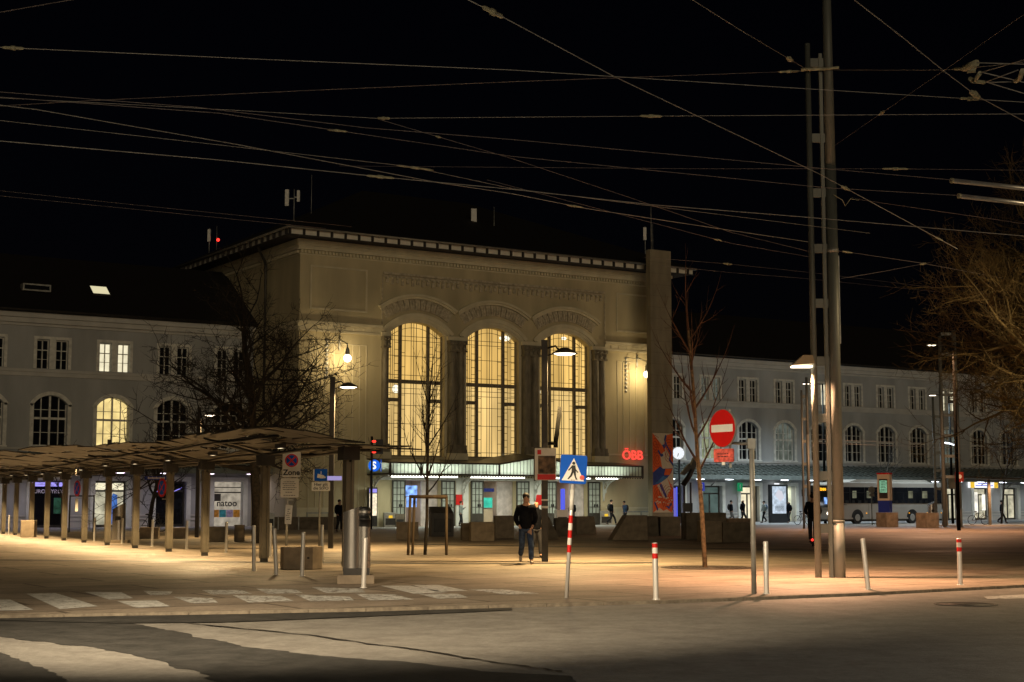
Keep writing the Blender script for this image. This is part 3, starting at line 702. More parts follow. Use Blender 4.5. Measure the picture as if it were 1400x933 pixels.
def wing(label, s0, s1, bays, lit, shops, lampmat, lampcol, lampw, lampstep):
    t = thing('station_wing', label, 'building', L2W(s0, WY), TH)
    X = lambda s: s - s0
    LL = s1 - s0; D = 13.
    m_ = MB()
    ops2 = []
    for b in bays: ops2 += [(X(b) - 1.0, X(b) - .22, 10.12, 11.97, 0), (X(b) + .22, X(b) + 1.0, 10.12, 11.97, 0)]
    wall_band(m_, 0, LL, 9.9, 13.7, ops2, 0, .3)
    wall_band(m_, 0, LL, 4.6, 9.9, [(X(b) - 1.05, X(b) + 1.05, 5.2, 8.4, .55) for b in bays], 0, .34)
    wall_band(m_, 0, LL, 0, 4.6, [(X(b) - 1.05, X(b) + 1.05, .02, 3.0, 0) for b in bays], 0, .5)
    for a, b in (((0, 0), (0, D)), ((LL, 0), (LL, D)), ((0, D), (LL, D))):
        m_.add([(*a, 0), (*b, 0), (*b, 13.7), (*a, 13.7)], [(0, 1, 2, 3)])
    m_.build('wall', WPLAST, t)
    c_ = MB()
    c_.box(0, LL, -.42, -.002, 13.3, 13.62); c_.box(0, LL, -.28, -.002, 12.98, 13.298); c_.box(0, LL, -.10, -.002, 12.80, 12.978)
    c_.box(0, LL, -.16, -.002, 9.86, 10.05); c_.box(0, LL, -.09, -.002, 9.60, 9.858); c_.box(0, LL, -.12, -.002, 4.95, 5.06)
    c_.box(0, LL, -.07, -.002, 0, .85) if False else None
    c_.build('cornice', WTRIM, t)
    r_ = MB()
    pr = [(-.7, 13.64), (-.7, 13.78), (5.6, 18.2), (7.4, 18.2), (D + .6, 13.78), (D + .6, 13.64)]
    r_.prism(pr, 0.004, LL, 'yz'); rf = r_.build('roof', ROOFD, t)
    MB().tube([(0, -.74, 13.74), (LL, -.74, 13.74)], .08, 6).build('gutter', DARKM, rf)
    for i, b in enumerate(bays):
        put_window('arch', t, X(b), 0, 5.2, lit.get((1, i), GLASS)); put_window('pair', t, X(b), 0, 10.12, lit.get((2, i), GLASS))
        sh = shops.get(i, ('dark',))
        m_ = MB(); a, e = X(b) - 1.05, X(b) + 1.05
        m_.box(a - .3, a - .003, -.12, -.002, 0.01, 3.3); m_.box(e + .003, e + .3, -.12, -.002, 0.01, 3.3); m_.box(a - .003, e + .003, -.12, -.002, 3.003, 3.3)
        sf = m_.build('shopfront', WHITEP, t)
        f = MB(); f.box(a, a + .1, .3, .4, .02, 3.0); f.box(e - .1, e, .3, .4, .02, 3.0); f.box(a + .1, e - .1, .3, .4, 2.88, 3.0); f.box(X(b) - .05, X(b) + .05, .3, .4, .02, 2.3); f.box(a + .1, e - .1, .302, .398, 2.3, 2.42); f.box(a + .1, e - .1, .302, .398, .02, .18)
        if sh[0] not in ('hall', 'window'): f.build('door_frame', FRAMED, sf)
        gm = {'dark': GLASS, 'lit': LITSH, 'teal': LITT, 'pale': LITO, 'hall': None, 'window': LITSHOP, 'blue': GLASS}[sh[0]]
        if gm: MB().box(a, e, .42, .44, .02, 3.0).build('pane', gm, sf)
        if sh[0] == 'hall':
            h = MB(); h.add([(a, .5, .02), (a, 3, .02), (a, 3, 3), (a, .5, 3)], [(0, 1, 2, 3)]); h.add([(e, .5, .02), (e, 3, .02), (e, 3, 3), (e, .5, 3)], [(0, 1, 2, 3)]); h.add([(a, 3, .02), (e, 3, .02), (e, 3, 3), (a, 3, 3)], [(0, 1, 2, 3)]); h.add([(a, .5, 3), (e, .5, 3), (e, 3, 3), (a, 3, 3)], [(0, 1, 2, 3)])
            h.build('passage', M('passage_wall', (.7, .72, .6), .6), sf)
            area(t, (X(b), 1.5, 2.95), 1.6, 1.6, 60, (1., 1., .86))
        if sh[0] == 'blue':
            MB().box(a + .2, a + .3, .25, .3, .2, 2.9).build('blue_lit_part', BLUEG, sf); MB().box(e - .5, e - .4, .25, .3, .2, 2.9).build('blue_lit_part', BLUEG, sf); MB().box(X(b) - .1, X(b) + .5, .26, .3, .2, 2.8).build('blue_lit_part', EM('blue_lit_door', (.3, .28, 1.), .5), sf)  # two blue strips, then the lit door with its light put into the colour
        for ex in sh[1:]: ex(sf, X(b))
    # glazed awning along the ground floor
    g_ = MB(); y1 = -3.5; z0, z1 = 4.75, 3.75
    g_.add([(0, -.02, z0), (LL, -.02, z0), (LL, y1, z1), (0, y1, z1), (0, -.02, z0 + .05), (LL, -.02, z0 + .05), (LL, y1, z1 + .05), (0, y1, z1 + .05)],
           [(0, 1, 2, 3), (4, 5, 6, 7), (0, 1, 5, 4), (1, 2, 6, 5), (2, 3, 7, 6), (3, 0, 4, 7)])
    ao = g_.build('awning', M('awning_glass', (.07, .085, .075), .25, var=.35, scale=1.6), t)
    b_ = MB()
    k = .5
    while k < LL:
        b_.box(k - .025, k + .025, y1, -.03, 0, 0) if False else b_.add([(k - .03, -.03, z0 + .055), (k + .03, -.03, z0 + .055), (k + .03, y1, z1 + .055), (k - .03, y1, z1 + .055), (k - .03, -.03, z0 + .11), (k + .03, -.03, z0 + .11), (k + .03, y1, z1 + .11), (k - .03, y1, z1 + .11)], [(4, 5, 6, 7), (0, 1, 5, 4), (1, 2, 6, 5), (2, 3, 7, 6), (3, 0, 4, 7)])
        k += .68
    for j in range(1, 7):
        yy = -.03 + (y1 + .03) * j / 7; zz = z0 + (z1 - z0) * j / 7
        b_.box(0, LL, yy - .03, yy + .03, zz + .056, zz + .105)
    b_.box(0, LL, y1 - .12, y1 - .001, z1 - .28, z1 + .08)
    b_.build('awning_bars', M('awning_bar', (.22, .25, .23), .45, .3), ao)
    k = 1.0; fl = MB()
    while k < LL:
        ml = MB(); ml.lathe([(.02, .12), (.42, .05), (.44, 0), (.0, -.02)], 12, (k, -2.5, 3.52)); ml.tube([(k, -2.5, 3.6), (k, -2.5, 4.05)], .03, 6)
        lo = ml.build('awning_lamp', WHITEP, ao)
        MB().lathe([(.40, 0), (.3, -.05), (0.001, -.07)], 12, (k, -2.5, 3.515)).build('lens', lampmat, lo)
        spot(t, (k, -2.5, 3.40), lampw, lampcol, 165, .5, size=.3)
        k += lampstep
    k = 4.04 / 2; cb = MB()
    while k < LL:
        cb.tube([(k, -.05, 3.0), (k, -1.0, 3.55), (k, y1 + .1, 3.72)], .05, 6); k += 4.04
    cb.build('awning_bracket', GALV, ao)
    # plinth rail, pilasters on the ground floor
    for i in range(len(bays) - 1):
        p_ = MB(); a = X(bays[i]) + 1.36; e = X(bays[i + 1]) - 1.36
        if e > a: p_.box(a, e, -.10, -.002, .72, .82); p_.box(a, e, -.06, -.002, .01, .34); p_.box(a, e, -.06, -.002, .44, .6); p_.build('plinth', WTRIM, t)
    return t, X
LITSHOP = EM('shop_window_glow', (1., .86, .66), .34, .4, 2.2)
def natoo(sf, x):
    text('shop_lettering', 'natoo', .62, SIGNK, sf, (x + .05, .38, 1.55), bold=.01)
    for k, mt in enumerate((M('poster_amber', (.75, .35, .05), .6, var=.2, scale=6), M('poster_teal', (.05, .38, .48), .6, var=.2, scale=6), M('poster_lilac', (.45, .38, .6), .6, var=.2, scale=6), M('poster_gold', (.7, .33, .04), .6, var=.2, scale=6))):
        MB().box(x - 1.0 + k * .5, x - .54 + k * .5, .30, .33, .62, 1.12).build('poster', mt, sf)
    m_ = MB(); m_.box(x - 1.05, x + 1.05, .36, .40, 2.25, 2.33); m_.box(x - 1.05, x + 1.05, .36, .40, 2.6, 2.66); m_.box(x - .9, x - .4, .37, .40, 1.7, 2.2); m_.build('window_display', FRAMED, sf)
def gyro(sf, x):
    MB().box(x - 1.0, x + 1.0, -.1, .2, 2.62, 2.88).build('lit_fascia', LILAC, sf); text('shop_lettering', 'EURO GYROS', .34, SIGNW, sf, (x + .05, .26, 2.30), bold=.006)
    MB().box(x + .5, x + .95, .38, .41, .9, 1.9).build('poster', M('poster_green', (.05, .22, .12), .6, var=.4, scale=4), sf)
def bluefig(sf, x):
    m_ = MB(); m_.prism([(x + .05, .2), (x + .6, .2), (x + .55, 2.1), (x + .25, 2.2), (x + .1, 1.6)], .36, .40); m_.build('blue_display', EM('blue_display', (.12, .3, .9), .5, .4, 2.), sf)
    MB().box(x - 1., x + 1., .38, .41, 2.42, 2.85).build('lit_transom', LITO, sf)
def neon(sf, x):
    m_ = MB(); m_.tube([(x - .9, .28, 2.3), (x - .2, .28, 2.75), (x + .1, .28, 2.4)], .04, 6); m_.tube([(x + .2, .28, 2.3), (x + .9, .28, 2.6)], .03, 6); m_.build('neon_sign', EM('neon_mix', (.35, .3, 1.), 1.), sf)
lb = [-34 + 4.045 * i + .0 for i in range(8)]
lb = [-9.72 + 4.045 * (i - 6) for i in range(9)]
shopsL = {5: ('dark', gyro), 6: ('lit', bluefig), 7: ('dark', neon), 8: ('window', natoo), 4: ('lit',), 3: ('dark',)}
wing('left station wing of pale plaster with one bright arched window and lit skylight', -38., 0.6, lb, {(1, 6): LITW, (2, 6): LITO, (1, 2): LITD}, shopsL, LAMPV, (.93, .86, 1.), 42, 3.0)
def isign(sf, x): MB().box(x - .1, x + .45, -.3, -.26, 2.7, 3.3).build('info_plate', SIGNI, sf)
rb = [44.72 + 4.075 * (i - 3) for i in range(13)]
def numplate(mat, ch):
    def f(sf, x):
        MB().box(x - 1.72, x - 1.18, -.5, -.44, 2.55, 3.25).build('number_plate', mat, sf); text('plate_lettering', ch, .5, SIGNW if mat is not WHITELIT else SIGNK, sf, (x - 1.45, -.51, 2.92), bold=.01)
    return f
LITF = EM('kebab_glow', (1., .95, .82), 1.0, .35, 1.5)
def fascia(sf, x):
    MB().box(x - 1.9, x + 1.9, -.45, -.15, 3.0, 3.62).build('lit_fascia', WHITELIT, sf); MB().box(x - 1.9, x - 1.35, -.46, -.44, 2.98, 3.64).build('yellow_panel', YELLIT, sf); MB().box(x + 1.35, x + 1.9, -.46, -.44, 2.98, 3.64).build('yellow_panel', YELLIT, sf)
    m_ = MB(); m_.box(x - 1.2, x + 1.2, -.462, -.451, 3.16, 3.24); m_.box(x - .9, x + .7, -.462, -.451, 3.36, 3.44); m_.build('fascia_stripe', BLUEG, sf)
    MB().box(x - .9, x - .1, .30, .35, .7, 2.6).build('lit_menu', LITF, sf); MB().box(x + .5, x + .95, .30, .35, .9, 2.4).build('lit_menu', LITF, sf)
shopsR = {1: ('blue',), 2: ('teal', numplate(NAVYSIGN, '1')), 3: ('pale', numplate(GREENSIGN, '1')), 4: ('hall', numplate(WHITELIT, '1')), 9: ('lit', ), 10: ('lit', fascia), 11: ('lit',)}
wing('long right station wing of grey plaster behind the bus with mostly dark arched windows', 30.4, 86., rb, {(2, 5): LITO, (2, 9): LITO, (2, 2): LITD, (1, 4): LITD, (1, 2): EM('green_room_glow', (.9, 1., .6), .3, .4, 1.5), (1, 3): GLASS, (1, 9): LITD}, shopsR, LAMPC, (.84, .93, 1.), 70, 3.0)

# skylights
sw = thing('roof_skylight', 'small lit skylight on the dark left roof', 'skylight', L2W(-10.3, 9.2, 15.55), TH)
m_ = MB(); m_.add([(-.62, -.5, -.33), (.62, -.5, -.33), (.62, .5, .37), (-.62, .5, .37), (-.62, -.5, -.23), (.62, -.5, -.23), (.62, .5, .47), (-.62, .5, .47)], [(0, 3, 2, 1), (4, 5, 6, 7), (0, 1, 5, 4), (1, 2, 6, 5), (2, 3, 7, 6), (3, 0, 4, 7)]); m_.build('frame', DARKM, sw)
m_ = MB(); m_.add([(-.55, -.42, -.17), (.55, -.42, -.17), (.55, .42, .42), (-.55, .42, .42)], [(0, 1, 2, 3)]); m_.build('pane', EM('skylight_glow', (1., .9, .55), .75), sw)
sw = thing('roof_skylight', 'unlit long dormer strip left of the lit skylight on the dark roof', 'skylight', L2W(-14.6, 8.9, 15.45), TH)
MB().box(-.9, .9, -.35, .35, -.25, .22).build('frame', GALV, sw); MB().box(-.8, .8, -.37, -.352, -.15, .12).build('pane', GLASS, sw)
# roof antennas
def antenna(px, py, Y, label, kind):
    p = AT(px, py, Y)
    t = thing('roof_antenna', label, 'antenna', p)
    m_ = MB(); m_.tube([(0, 0, -1.2), (0, 0, 1.3)], .04, 6); m_.build('mast', GALV, t)
    if kind == 1:
        m_ = MB(); m_.box(-.62, -.36, -.12, .12, .1, 1.25); m_.box(.2, .4, -.1, .1, .4, 1.2); m_.build('panel', SIGNW, t); m_ = MB(); m_.box(-.36, 0, -.03, .03, .6, .66); m_.box(0, .2, -.03, .03, .7, .76); m_.build('bracket', GALV, t)
        MB().tube([(1.2, 0, -1.2), (1.2, 0, 2.3)], .025, 5).build('rod', GALV, t)
    elif kind == 2:
        m_ = MB(); m_.box(-.2, .2, -.12, .12, .0, 1.45); m_.build('panel', SIGNW, t); MB().tube([(1.5, 0, -1.2), (1.5, 0, 1.6)], .025, 5).build('rod', GALV, t)
    else:
        MB().box(-.14, .1, -.1, .1, .2, 1.2).build('panel', SIGNW, t); MB().tube([(.6, 0, -1.2), (.6, 0, 1.5)], .025, 5).build('rod', GALV, t)
    return t
antenna(402, 284, 104, 'white panel antenna with side box on the roof above the left corner of the hall', 1)
antenna(648, 312, 112, 'single white panel antenna on the middle of the hall roof', 2)
antenna(882, 332, 118, 'white panel antenna on the hall roof beside the concrete tower', 3)
t = antenna(286, 334, 122, 'grey antenna with red obstruction light on the roof left of the hall', 3)
MB().ball((.72, 0, .35), .13).build('warning_light', REDLED, t)

# wall globe lamps
def wall_lamp(px, py, label):
    s, z = FAC(px, py, -1.25)
    t = thing('wall_lamp', label, 'lamp', L2W(s, -1.25, z), TH)
    m_ = MB(); m_.tube([(0, 0, .25), (0, 0, .95), (0, 1.2, 1.35)], .035, 6); m_.lathe([(.03, .75), (.13, .55), (.16, .25), (.12, .2)], 10); m_.tube([(0, 1.2, 1.6), (0, 1.2, .6)], .06, 6)
    for k in range(9): m_.ball((-.9 if s < 10 else -1.0, 1.2, 1.2 - k * .3), .12, 8, (1, .4, 1.1))
    m_.tube([(-.9, 1.2, 1.3), (0, .4, 1.1)], .025, 5); m_.build('bracket', GALV, t)
    MB().ball((0, 0, 0), .25, 16).build('globe', GLOBE, t)
    point(t, (0, 0, 0), 310, (1., .74, .38), .12)
wall_lamp(475, 490, 'glowing white globe lamp on an ornate bracket left of the arched windows'); wall_lamp(884.5, 512, 'glowing white globe lamp on the wall beside the concrete tower')
# railway letters on the wall
t = thing('railway_sign', 'red glowing three letter railway sign on the wall above the awning end', 'sign', L2W(26.8, -.12, 4.72), TH)
m_ = MB(); m_.box(-.9, .9, .06, .1, .05, .1); m_.box(-.9, .9, .06, .1, .5, .55); m_.build('rail', GALV, t)
text('letter', 'ÖBB', .98, REDNEON, t, (0, 0, .33), ext=.04, bold=.008)
point(t, (0, -.4, .3), 6, (1., .1, .05), .3)

# ------------------------------------------------------------------ concrete tower with mural
tw_s, tw_w = FAC(892.2, 700, -3.)[0], -3.
t = thing('concrete_tower', 'tall slim concrete tower with an orange and blue mural at its foot', 'tower', L2W(tw_s, tw_w), TH)
m_ = MB(); m_.box(0, 1.92, 0, .5, 0, 20.0); m_.build('shaft', SLABC, t)
j = MB()
for k in range(1, 24): j.box(-.003, 1.923, -.003, .2, k * .83, k * .83 + .012)
j.build('joint', M('dark_joint', (.13, .11, .075), .9), t)  # thin darker bands mark the joints of the shaft
MB().tube([(.35, .3, 20.0), (.35, .3, 23.2)], .03, 5).build('lightning_rod', GALV, t)
mu = MB(); mu.box(.05, 1.90, -.012, -.004, .9, 6.6); mural = mu.build('mural', CREAM, t)
def mpoly(pts, mat, y, nm):
    m_ = MB(); m_.prism([(.05 + x * 1.85, .9 + z * 5.7) for x, z in pts], y, y + .004); return m_.build(nm, mat, mural)
mpoly([(0, 1), (.0, .42), (.5, .42), (.46, .55), (.36, .72), (.62, .78), (.6, .86), (.5, .83), (.3, .90)], ORANGE, -.018, 'orange_shape')
mpoly([(.62, .97), (1, 1), (1, .60), (.86, .64), (.8, .74), (.62, .82), (.55, .88), (.72, .86), (.66, .9)], ORANGE, -.019, 'orange_shape')
mpoly([(.0, .0), (.0, .42), (.2, .40), (.42, .36), (.68, .20), (.88, .30), (.7, .44), (1, .30), (1, .06), (.9, .0), (.66, .04), (.5, .02), (.3, .06)], ORANGE, -.017, 'orange_shape')
mpoly([(0, .34), (0, .50), (.36, .58), (.5, .55), (.98, .56), (.9, .50), (.72, .44), (.3, .36)], BLUE, -.024, 'blue_shape')
mpoly([(.1, .36), (.3, .36), (.7, .44), (.5, .46)], BLUEL, -.028, 'light_blue_shape')
mpoly([(.54, .47), (.62, .55), (.96, .555), (.82, .47)], ORANGE, -.028, 'orange_shape')
mpoly([(.3, .35), (.42, .36), (.7, .19), (.6, .18)], BLUE, -.027, 'blue_shape')
mpoly([(.2, .34), (.3, .355), (.62, .19), (.5, .185)], CREAM, -.026, 'cream_shape')
mpoly([(.62, .98), (.56, .92), (.62, .85), (.72, .84), (.64, .91), (.7, .97)], BLUE, -.023, 'blue_shape')
mpoly([(.46, .85), (.56, .80), (.66, .84), (.86, .74), (.78, .66), (1, .58), (1, .62), (.86, .67), (.92, .76), (.66, .87)], BLUE, -.022, 'blue_shape')
mpoly([(.24, .77), (.4, .70), (.52, .71), (.5, .74), (.4, .74), (.3, .79)], BLUE, -.022, 'blue_shape')
mpoly([(.05, .12), (.2, .02), (.25, .04), (.1, .14)], BLUE, -.022, 'blue_shape'); mpoly([(.6, .08), (.78, .04), (.9, .10), (.98, .0), (1, .02), (.9, .13), (.76, .08)], BLUE, -.022, 'blue_shape')
ln = MB()
rr = random.Random(5)
for (cx_, cz_, n_) in ((.22, .68, 5), (.82, .78, 4), (.8, .22, 6), (.12, .86, 3), (.25, .25, 3)):
    for k in range(1, n_ + 1):
        r_ = .045 * k
        pts = []
        for i in range(25):
            a_ = i / 24 * 2 * PI; x = cx_ + r_ * 1.7 * math.cos(a_) * (1 + .15 * math.sin(3 * a_)); z = cz_ + r_ * .8 * math.sin(a_)
            pts.append((x, z))
        for p, q in zip(pts, pts[1:]):
            if all(.02 < v[0] < .98 and .06 < v[1] < .97 for v in (p, q)) and not (p[0] < .95 and .35 < p[1] < .57) and not (.32 < p[0] < .6 and p[1] > .55):
                ln.tube([(.05 + p[0] * 1.85, -.0195, .9 + p[1] * 5.7), (.05 + q[0] * 1.85, -.0195, .9 + q[1] * 5.7)], .016, 4, False)
ln.build('mural_line', DKRED, mural)
ln = MB()
for k in range(26):
    x, z = rr.uniform(.1, .9), rr.uniform(.1, .19); ln.box(.05 + x * 1.85, .05 + x * 1.85 + rr.uniform(.04, .2), -.031, -.022, .9 + z * 5.7, .9 + z * 5.7 + rr.uniform(.03, .12))
ln.build('mural_fleck', CREAM, mural)

# ------------------------------------------------------------------ bus shelter with folded roof (left)
B0 = G(475, 781)
bx = Vector((-.46, .888, 0)).normalized(); brz = math.atan2(bx.y, bx.x)
t = thing('bus_shelter', 'long bus shelter with undulating dark sheet roof on a row of taupe posts', 'shelter', B0, brz)
posts = [0, 6.1, 11.7, 15.8, 20.3, 24.6, 28.7, 32.7, 36.6, 40.4, 44.6, 48.2, 52.6, 57., 61.]
def roofz(x, y):                               # local x away along the row, y towards the near left side
    z = 2.92 + .025 * math.sin(x * .32 + .6) + .02 * math.sin(x * .9 + y)
    k = 1 if x < 16 else max(.45, 1 - (x - 16) / 22)
    return z - .10 * max(0, 1 - (x + 2) / 4) + (.20 * y * k if y > 0 else .02 * y)
pp = MB(); pp.box(-.12, .12, -.10, -.03, .1, 2.55); pp.box(-.12, .12, .03, .10, .1, 2.55); pp.box(-.10, .10, -.03, .03, .1, 2.5)
ft = MB(); ft.box(-.10, .10, -.08, .08, 0, .1)
cp = MB(); cp.box(-.2, .2, -.2, .2, 2.55, 2.86)
for i, x in enumerate(posts):
    if i == 0:
        po = pp.build('post', POST, t, .006); fo = ft.build('post_foot', DARKM, po); cpo = cp.build('post_head', DARKM, po)
        po.location = (x, 0, 0)
    else:
        c_ = copy_tree(po, t); c_.location = (x, 0, 0)
sh = MB(); rr = random.Random(4)
xs = [1.25 * i for i in range(51)]; ys = [-1.7, -1.05, -.4, .2, .8, 1.35, 1.9]
xoff = lambda y: -.4 - 1.6 * (1.9 - y) / 2.3 if y >= -.4 else -2.0 + (-.4 - y) / 1.3 * 1.6
wide = lambda x, y: y * (1 + .03 * max(0, min(8, x - 8)) + max(0, min(1.4, (x - 16) * .11))) if y > 0 else y
for x0, x1 in zip(xs, xs[1:]):
    for y0, y1 in zip(ys, ys[1:]):
        if rr.random() < .06: continue
        tl = [rr.uniform(-.035, .035) for _ in range(4)]
        g_ = .015
        q = [(x0 + g_, y0 + g_), (x1 - g_, y0 + g_), (x1 - g_, y1 - g_), (x0 + g_, y1 - g_)]
        q = [(x + xoff(y) * max(0, 1 - x / 7), wide(x, y)) for x, y in q]; lo = [(x, y, roofz(x, y) + d) for (x, y), d in zip(q, tl)]
        sh.add(lo + [(x, y, z + .03) for x, y, z in lo], [(0, 3, 2, 1), (4, 5, 6, 7), (0, 1, 5, 4), (1, 2, 6, 5), (2, 3, 7, 6), (3, 0, 4, 7)])
ro = sh.build('roof_sheet', SHELT, t)
bm_ = MB()
for yy in (-1.3, 0, 1.3):
    bm_.tube([(x, yy, roofz(x, yy) - .06) for x in xs if x > .5], .04, 6)
for x in posts[1:]: bm_.tube([(x, -1.5, roofz(x, -1.5) - .03), (x, 0, roofz(x, 0) - .10), (x, 1.7, roofz(x, 1.7) - .03)], .035, 6)
bm_.build('roof_beam', DARKM, t)
sl_ = MB().box(-.2, .2, -.05, .05, 0, .012).build('roof_glint', M('glint_tone', (.30, .24, .14), .5, var=.3, scale=.8), t); rr = random.Random(8)  # pale strips added as painted glints on the roof underside
for k in range(70):
    x = .8 + rr.random() ** 1.4 * 50; y = wide(x, rr.uniform(-1.5, 1.8))
    s_ = sl_ if k == 0 else copy_tree(sl_, t)
    s_.location = (x, y, roofz(x, y) - .055); s_.scale = (rr.uniform(.5, 1.5), rr.uniform(.7, 1.4), 1)
fx = MB()
for i, x in enumerate(posts[:-1]):
    xm = (x + posts[i + 1]) / 2
    fx = MB(); fx.box(xm - .22, xm + .22, .55, .70, roofz(xm, .6) - .15, roofz(xm, .6) - .04); fo = fx.build('downlight', DARKM, t)
    MB().box(xm - .12, xm + .12, .59, .66, roofz(xm, .6) - .155, roofz(xm, .6) - .151).build('lens', EM('shelter_lens', (1., .8, .5), 2.), fo)
    spot(t, (xm, .62, roofz(xm, .6) - .19), 330 if i == 0 else 1250, (1., .69, .34), 150, .35, (math.radians(34), 0, 0), .12)
# right-hand shelter, far
R0 = G(1294, 718)
t = thing('bus_shelter', 'far flat roofed bus shelter on slim posts at the right by the lit shop', 'shelter', R0, 0.12)
m_ = MB()
for x in (0, 3.3, 6.6): m_.box(x - .09, x + .09, -.09, .09, 0, 3.3)
m_.build('post', POST, t)
m_ = MB()
for k in range(10): m_.box(-.8 + k * 1.1, .27 + k * 1.1, -2.4, 2.2, 3.3 + .05 * math.sin(k * 1.3), 3.42 + .05 * math.sin(k * 1.3))
m_.build('roof_sheet', SHELT, t)
m_ = MB(); m_.box(-.8, -.3, -2.5, -2.2, 2.6, 3.5); m_.build('end_box', POST, t)
spot(t, (3., -1.0, 3.2), 700, PEACH, 165, .5)
spot(t, (7., -1.0, 3.2), 700, WARM, 165, .5)

# ------------------------------------------------------------------ lamp posts
def ped_lamp(px, py, label, power, arm=1, hgt=5.97):
    p = G(px, py)
    t = thing('street_lamp', label, 'street lamp', p, 0, 'plaza lamp posts')
    m_ = MB(); m_.box(-.085, .085, -.085, .085, 0, hgt); m_.build('pole', DARKM, t, .008)
    m_ = MB(); m_.tube([(.08, 0, hgt - .22), (.3, 0, hgt - .16), (.38, 0, hgt - .26)], .03, 6); m_.tube([(.08, 0, hgt - .42), (.30, 0, hgt - .36)], .02, 6); m_.build('arm', DARKM, t)
    m_ = MB(); m_.lathe([(.02, .16), (.10, .15), (.36, .0), (.34, -.02)], 20, (.55, 0, hgt - .36)); sh_ = m_.build('lamp_shade', M('shade_metal', (.16, .14, .11), .4, .5), t)
    m_ = MB(); m_.lathe([(.30, 0), (.2, -.035), (.001, -.05)], 16, (.55, 0, hgt - .372)); m_.build('lens', LAMPW, sh_)
    spot(t, (.55, 0, hgt - .46), power, WARMY, 158, .9)
    return t, hgt
t, h_ = ped_lamp(745, 768, 'dark street lamp post beside the walking man with posters on its pole', 6800)
m_ = MB(); m_.tube([(.30, 0, 3.05), (.30, 0, 3.2), (.42, 0, 4.15)], .06, 8); m_.box(.06, .3, -.03, .03, 3.12, 3.2); m_.build('side_spotlight', MATTE, t)
m_ = MB(); m_.box(-.27, .30, -.17, -.13, 2.17, 3.03); bo = m_.build('poster_board', SIGNW, t)
m_ = MB(); m_.box(-.18, .28, -.18, -.172, 2.34, 2.82); m_.build('poster_picture', M('poster_dark', (.09, .06, .04), .6, var=.8, scale=7), bo); MB().box(-.20, .29, -.18, -.172, 2.18, 2.33).build('poster_band', SIGNR, bo); MB().box(-.20, -.1, -.18, -.172, 2.86, 2.98).build('poster_logo', SIGNR, bo)
m_ = MB(); m_.box(-.29, -.25, -.16, .1, 2.15, 3.05); m_.build('board_edge', DARKM, bo)
m_ = MB(); m_.box(-.093, .093, -.093, .093, 1.42, 1.48); m_.box(-.091, .091, -.091, .091, 1.62, 1.66); m_.build('tape', SIGNW, t)
ped_lamp(452, 750, 'dark street lamp post behind the shelter roof near the camera notice', 5000)
ped_lamp(269, 735, 'short looking lamp post beyond the shelter left of the big bare tree', 2200)
ped_lamp(146, 728, 'distant lamp post silhouetted against the bright arched window', 500, hgt=5.0)
def tall_lamp(p, hgt, label, power, col, tilt=0., ang=165, aim=None):
    t = thing('tall_lamp', label, 'street lamp', p)
    m_ = MB(); m_.tube([(0, 0, 0), (0, 0, hgt)], [.11, .07], 10); m_.build('pole', MATTE, t)
    m_ = MB(); m_.tube([(0, 0, hgt - .05), (-1.0, 0, hgt + .05)], .04, 6); m_.box(-1.55, -1.0, -.14, .14, hgt + .0, hgt + .10); hd = m_.build('lamp_head', DARKM, t)
    MB().box(-1.5, -1.05, -.11, .11, hgt - .03, hgt - .004).build('lens', LAMPW, hd)
    ro_ = (0, tilt, 0)
    if aim: ro_ = (Vector((t.location.x - 1.27, t.location.y, t.location.z + hgt)) - Vector(aim)).to_track_quat('Z', 'Y').to_euler()
    spot(t, (-1.27, 0, hgt - .08), power, col, ang, .85 if aim else .6, ro_, .2)
    return t
p = AT(1310, 690, 88); p.z = 0
tall_lamp(p, 10.7, 'tall lamp glowing orange over the right rear plaza', 11500, PEACH)
p = AT(1128, 690, 118); p.z = 0
tall_lamp(p, 10.8, 'tall lamp with cold light seen through the big mast', 5000, (.75, .9, 1.))
p = AT(1302, 690, 118); p.z = 0
tall_lamp(p, 9.9, 'tall lamp with cold light in front of the grey right wing', 5000, (.75, .9, 1.))
# carriageway lamps just outside the picture
tall_lamp((-6.7, 9.5, RZ), 8.2, 'tall lamp at the road side left of the crossing', 28000, (1., .79, .53), ang=50, aim=(-1.6, 21.5, 0))
tall_lamp((-14, 15., 0), 8.2, 'tall lamp at the far left kerb', 4000, (1., .80, .52), ang=165)
tall_lamp((16.5, 31.5, 0), 8.5, 'tall lamp beside the big bare tree at the right', 3200, (1., .72, .38), ang=178)
tall_lamp((9.5, 13., RZ), 9.0, 'tall lamp across the road at the right', 420, (.93, .96, 1.), ang=168)

# ------------------------------------------------------------------ twin-tube catenary masts
def mast(loc, label, h1, h2, r1, r2, dx, rungs, lamp=None, mat=MASTM, rz=0., flat=True):
    t = thing('catenary_mast', label, 'mast', loc, rz, 'overhead line masts')
    m_ = MB(); m_.tube([(0, 0, 0), (0, 0, 1.18)], r1 * 1.06, 20); m_.tube([(0, 0, 1.18), (0, 0, h1 * .62)], r1, 20); m_.tube([(0, 0, h1 * .62), (0, 0, h1)], [r1 * .93, r1 * .72], 20)
    m_.tube([(0, 0, 1.14), (0, 0, 1.20)], r1 * 1.12, 20); m_.build('main_tube', mat, t)
    m_ = MB(); m_.tube([(-dx, 0, 0), (-dx, 0, h2)], [r2, r2 * .85], 14); m_.build('slim_tube', mat, t)
    if flat: m_ = MB(); m_.box(-r1 - .09, -r1 - .02, -.05, .05, 0, h2 * .98); m_.build('flat_bar', mat, t)
    for z in rungs:
        m_ = MB(); m_.box(-dx + r2 * .8, -r1 * .9, -.03, .03, z, z + .19); m_.build('rung', mat, t)
    return t
Bm = G(1148, 790)
dm = Bm.y
zz = lambda y: AT(1125, y, dm).z
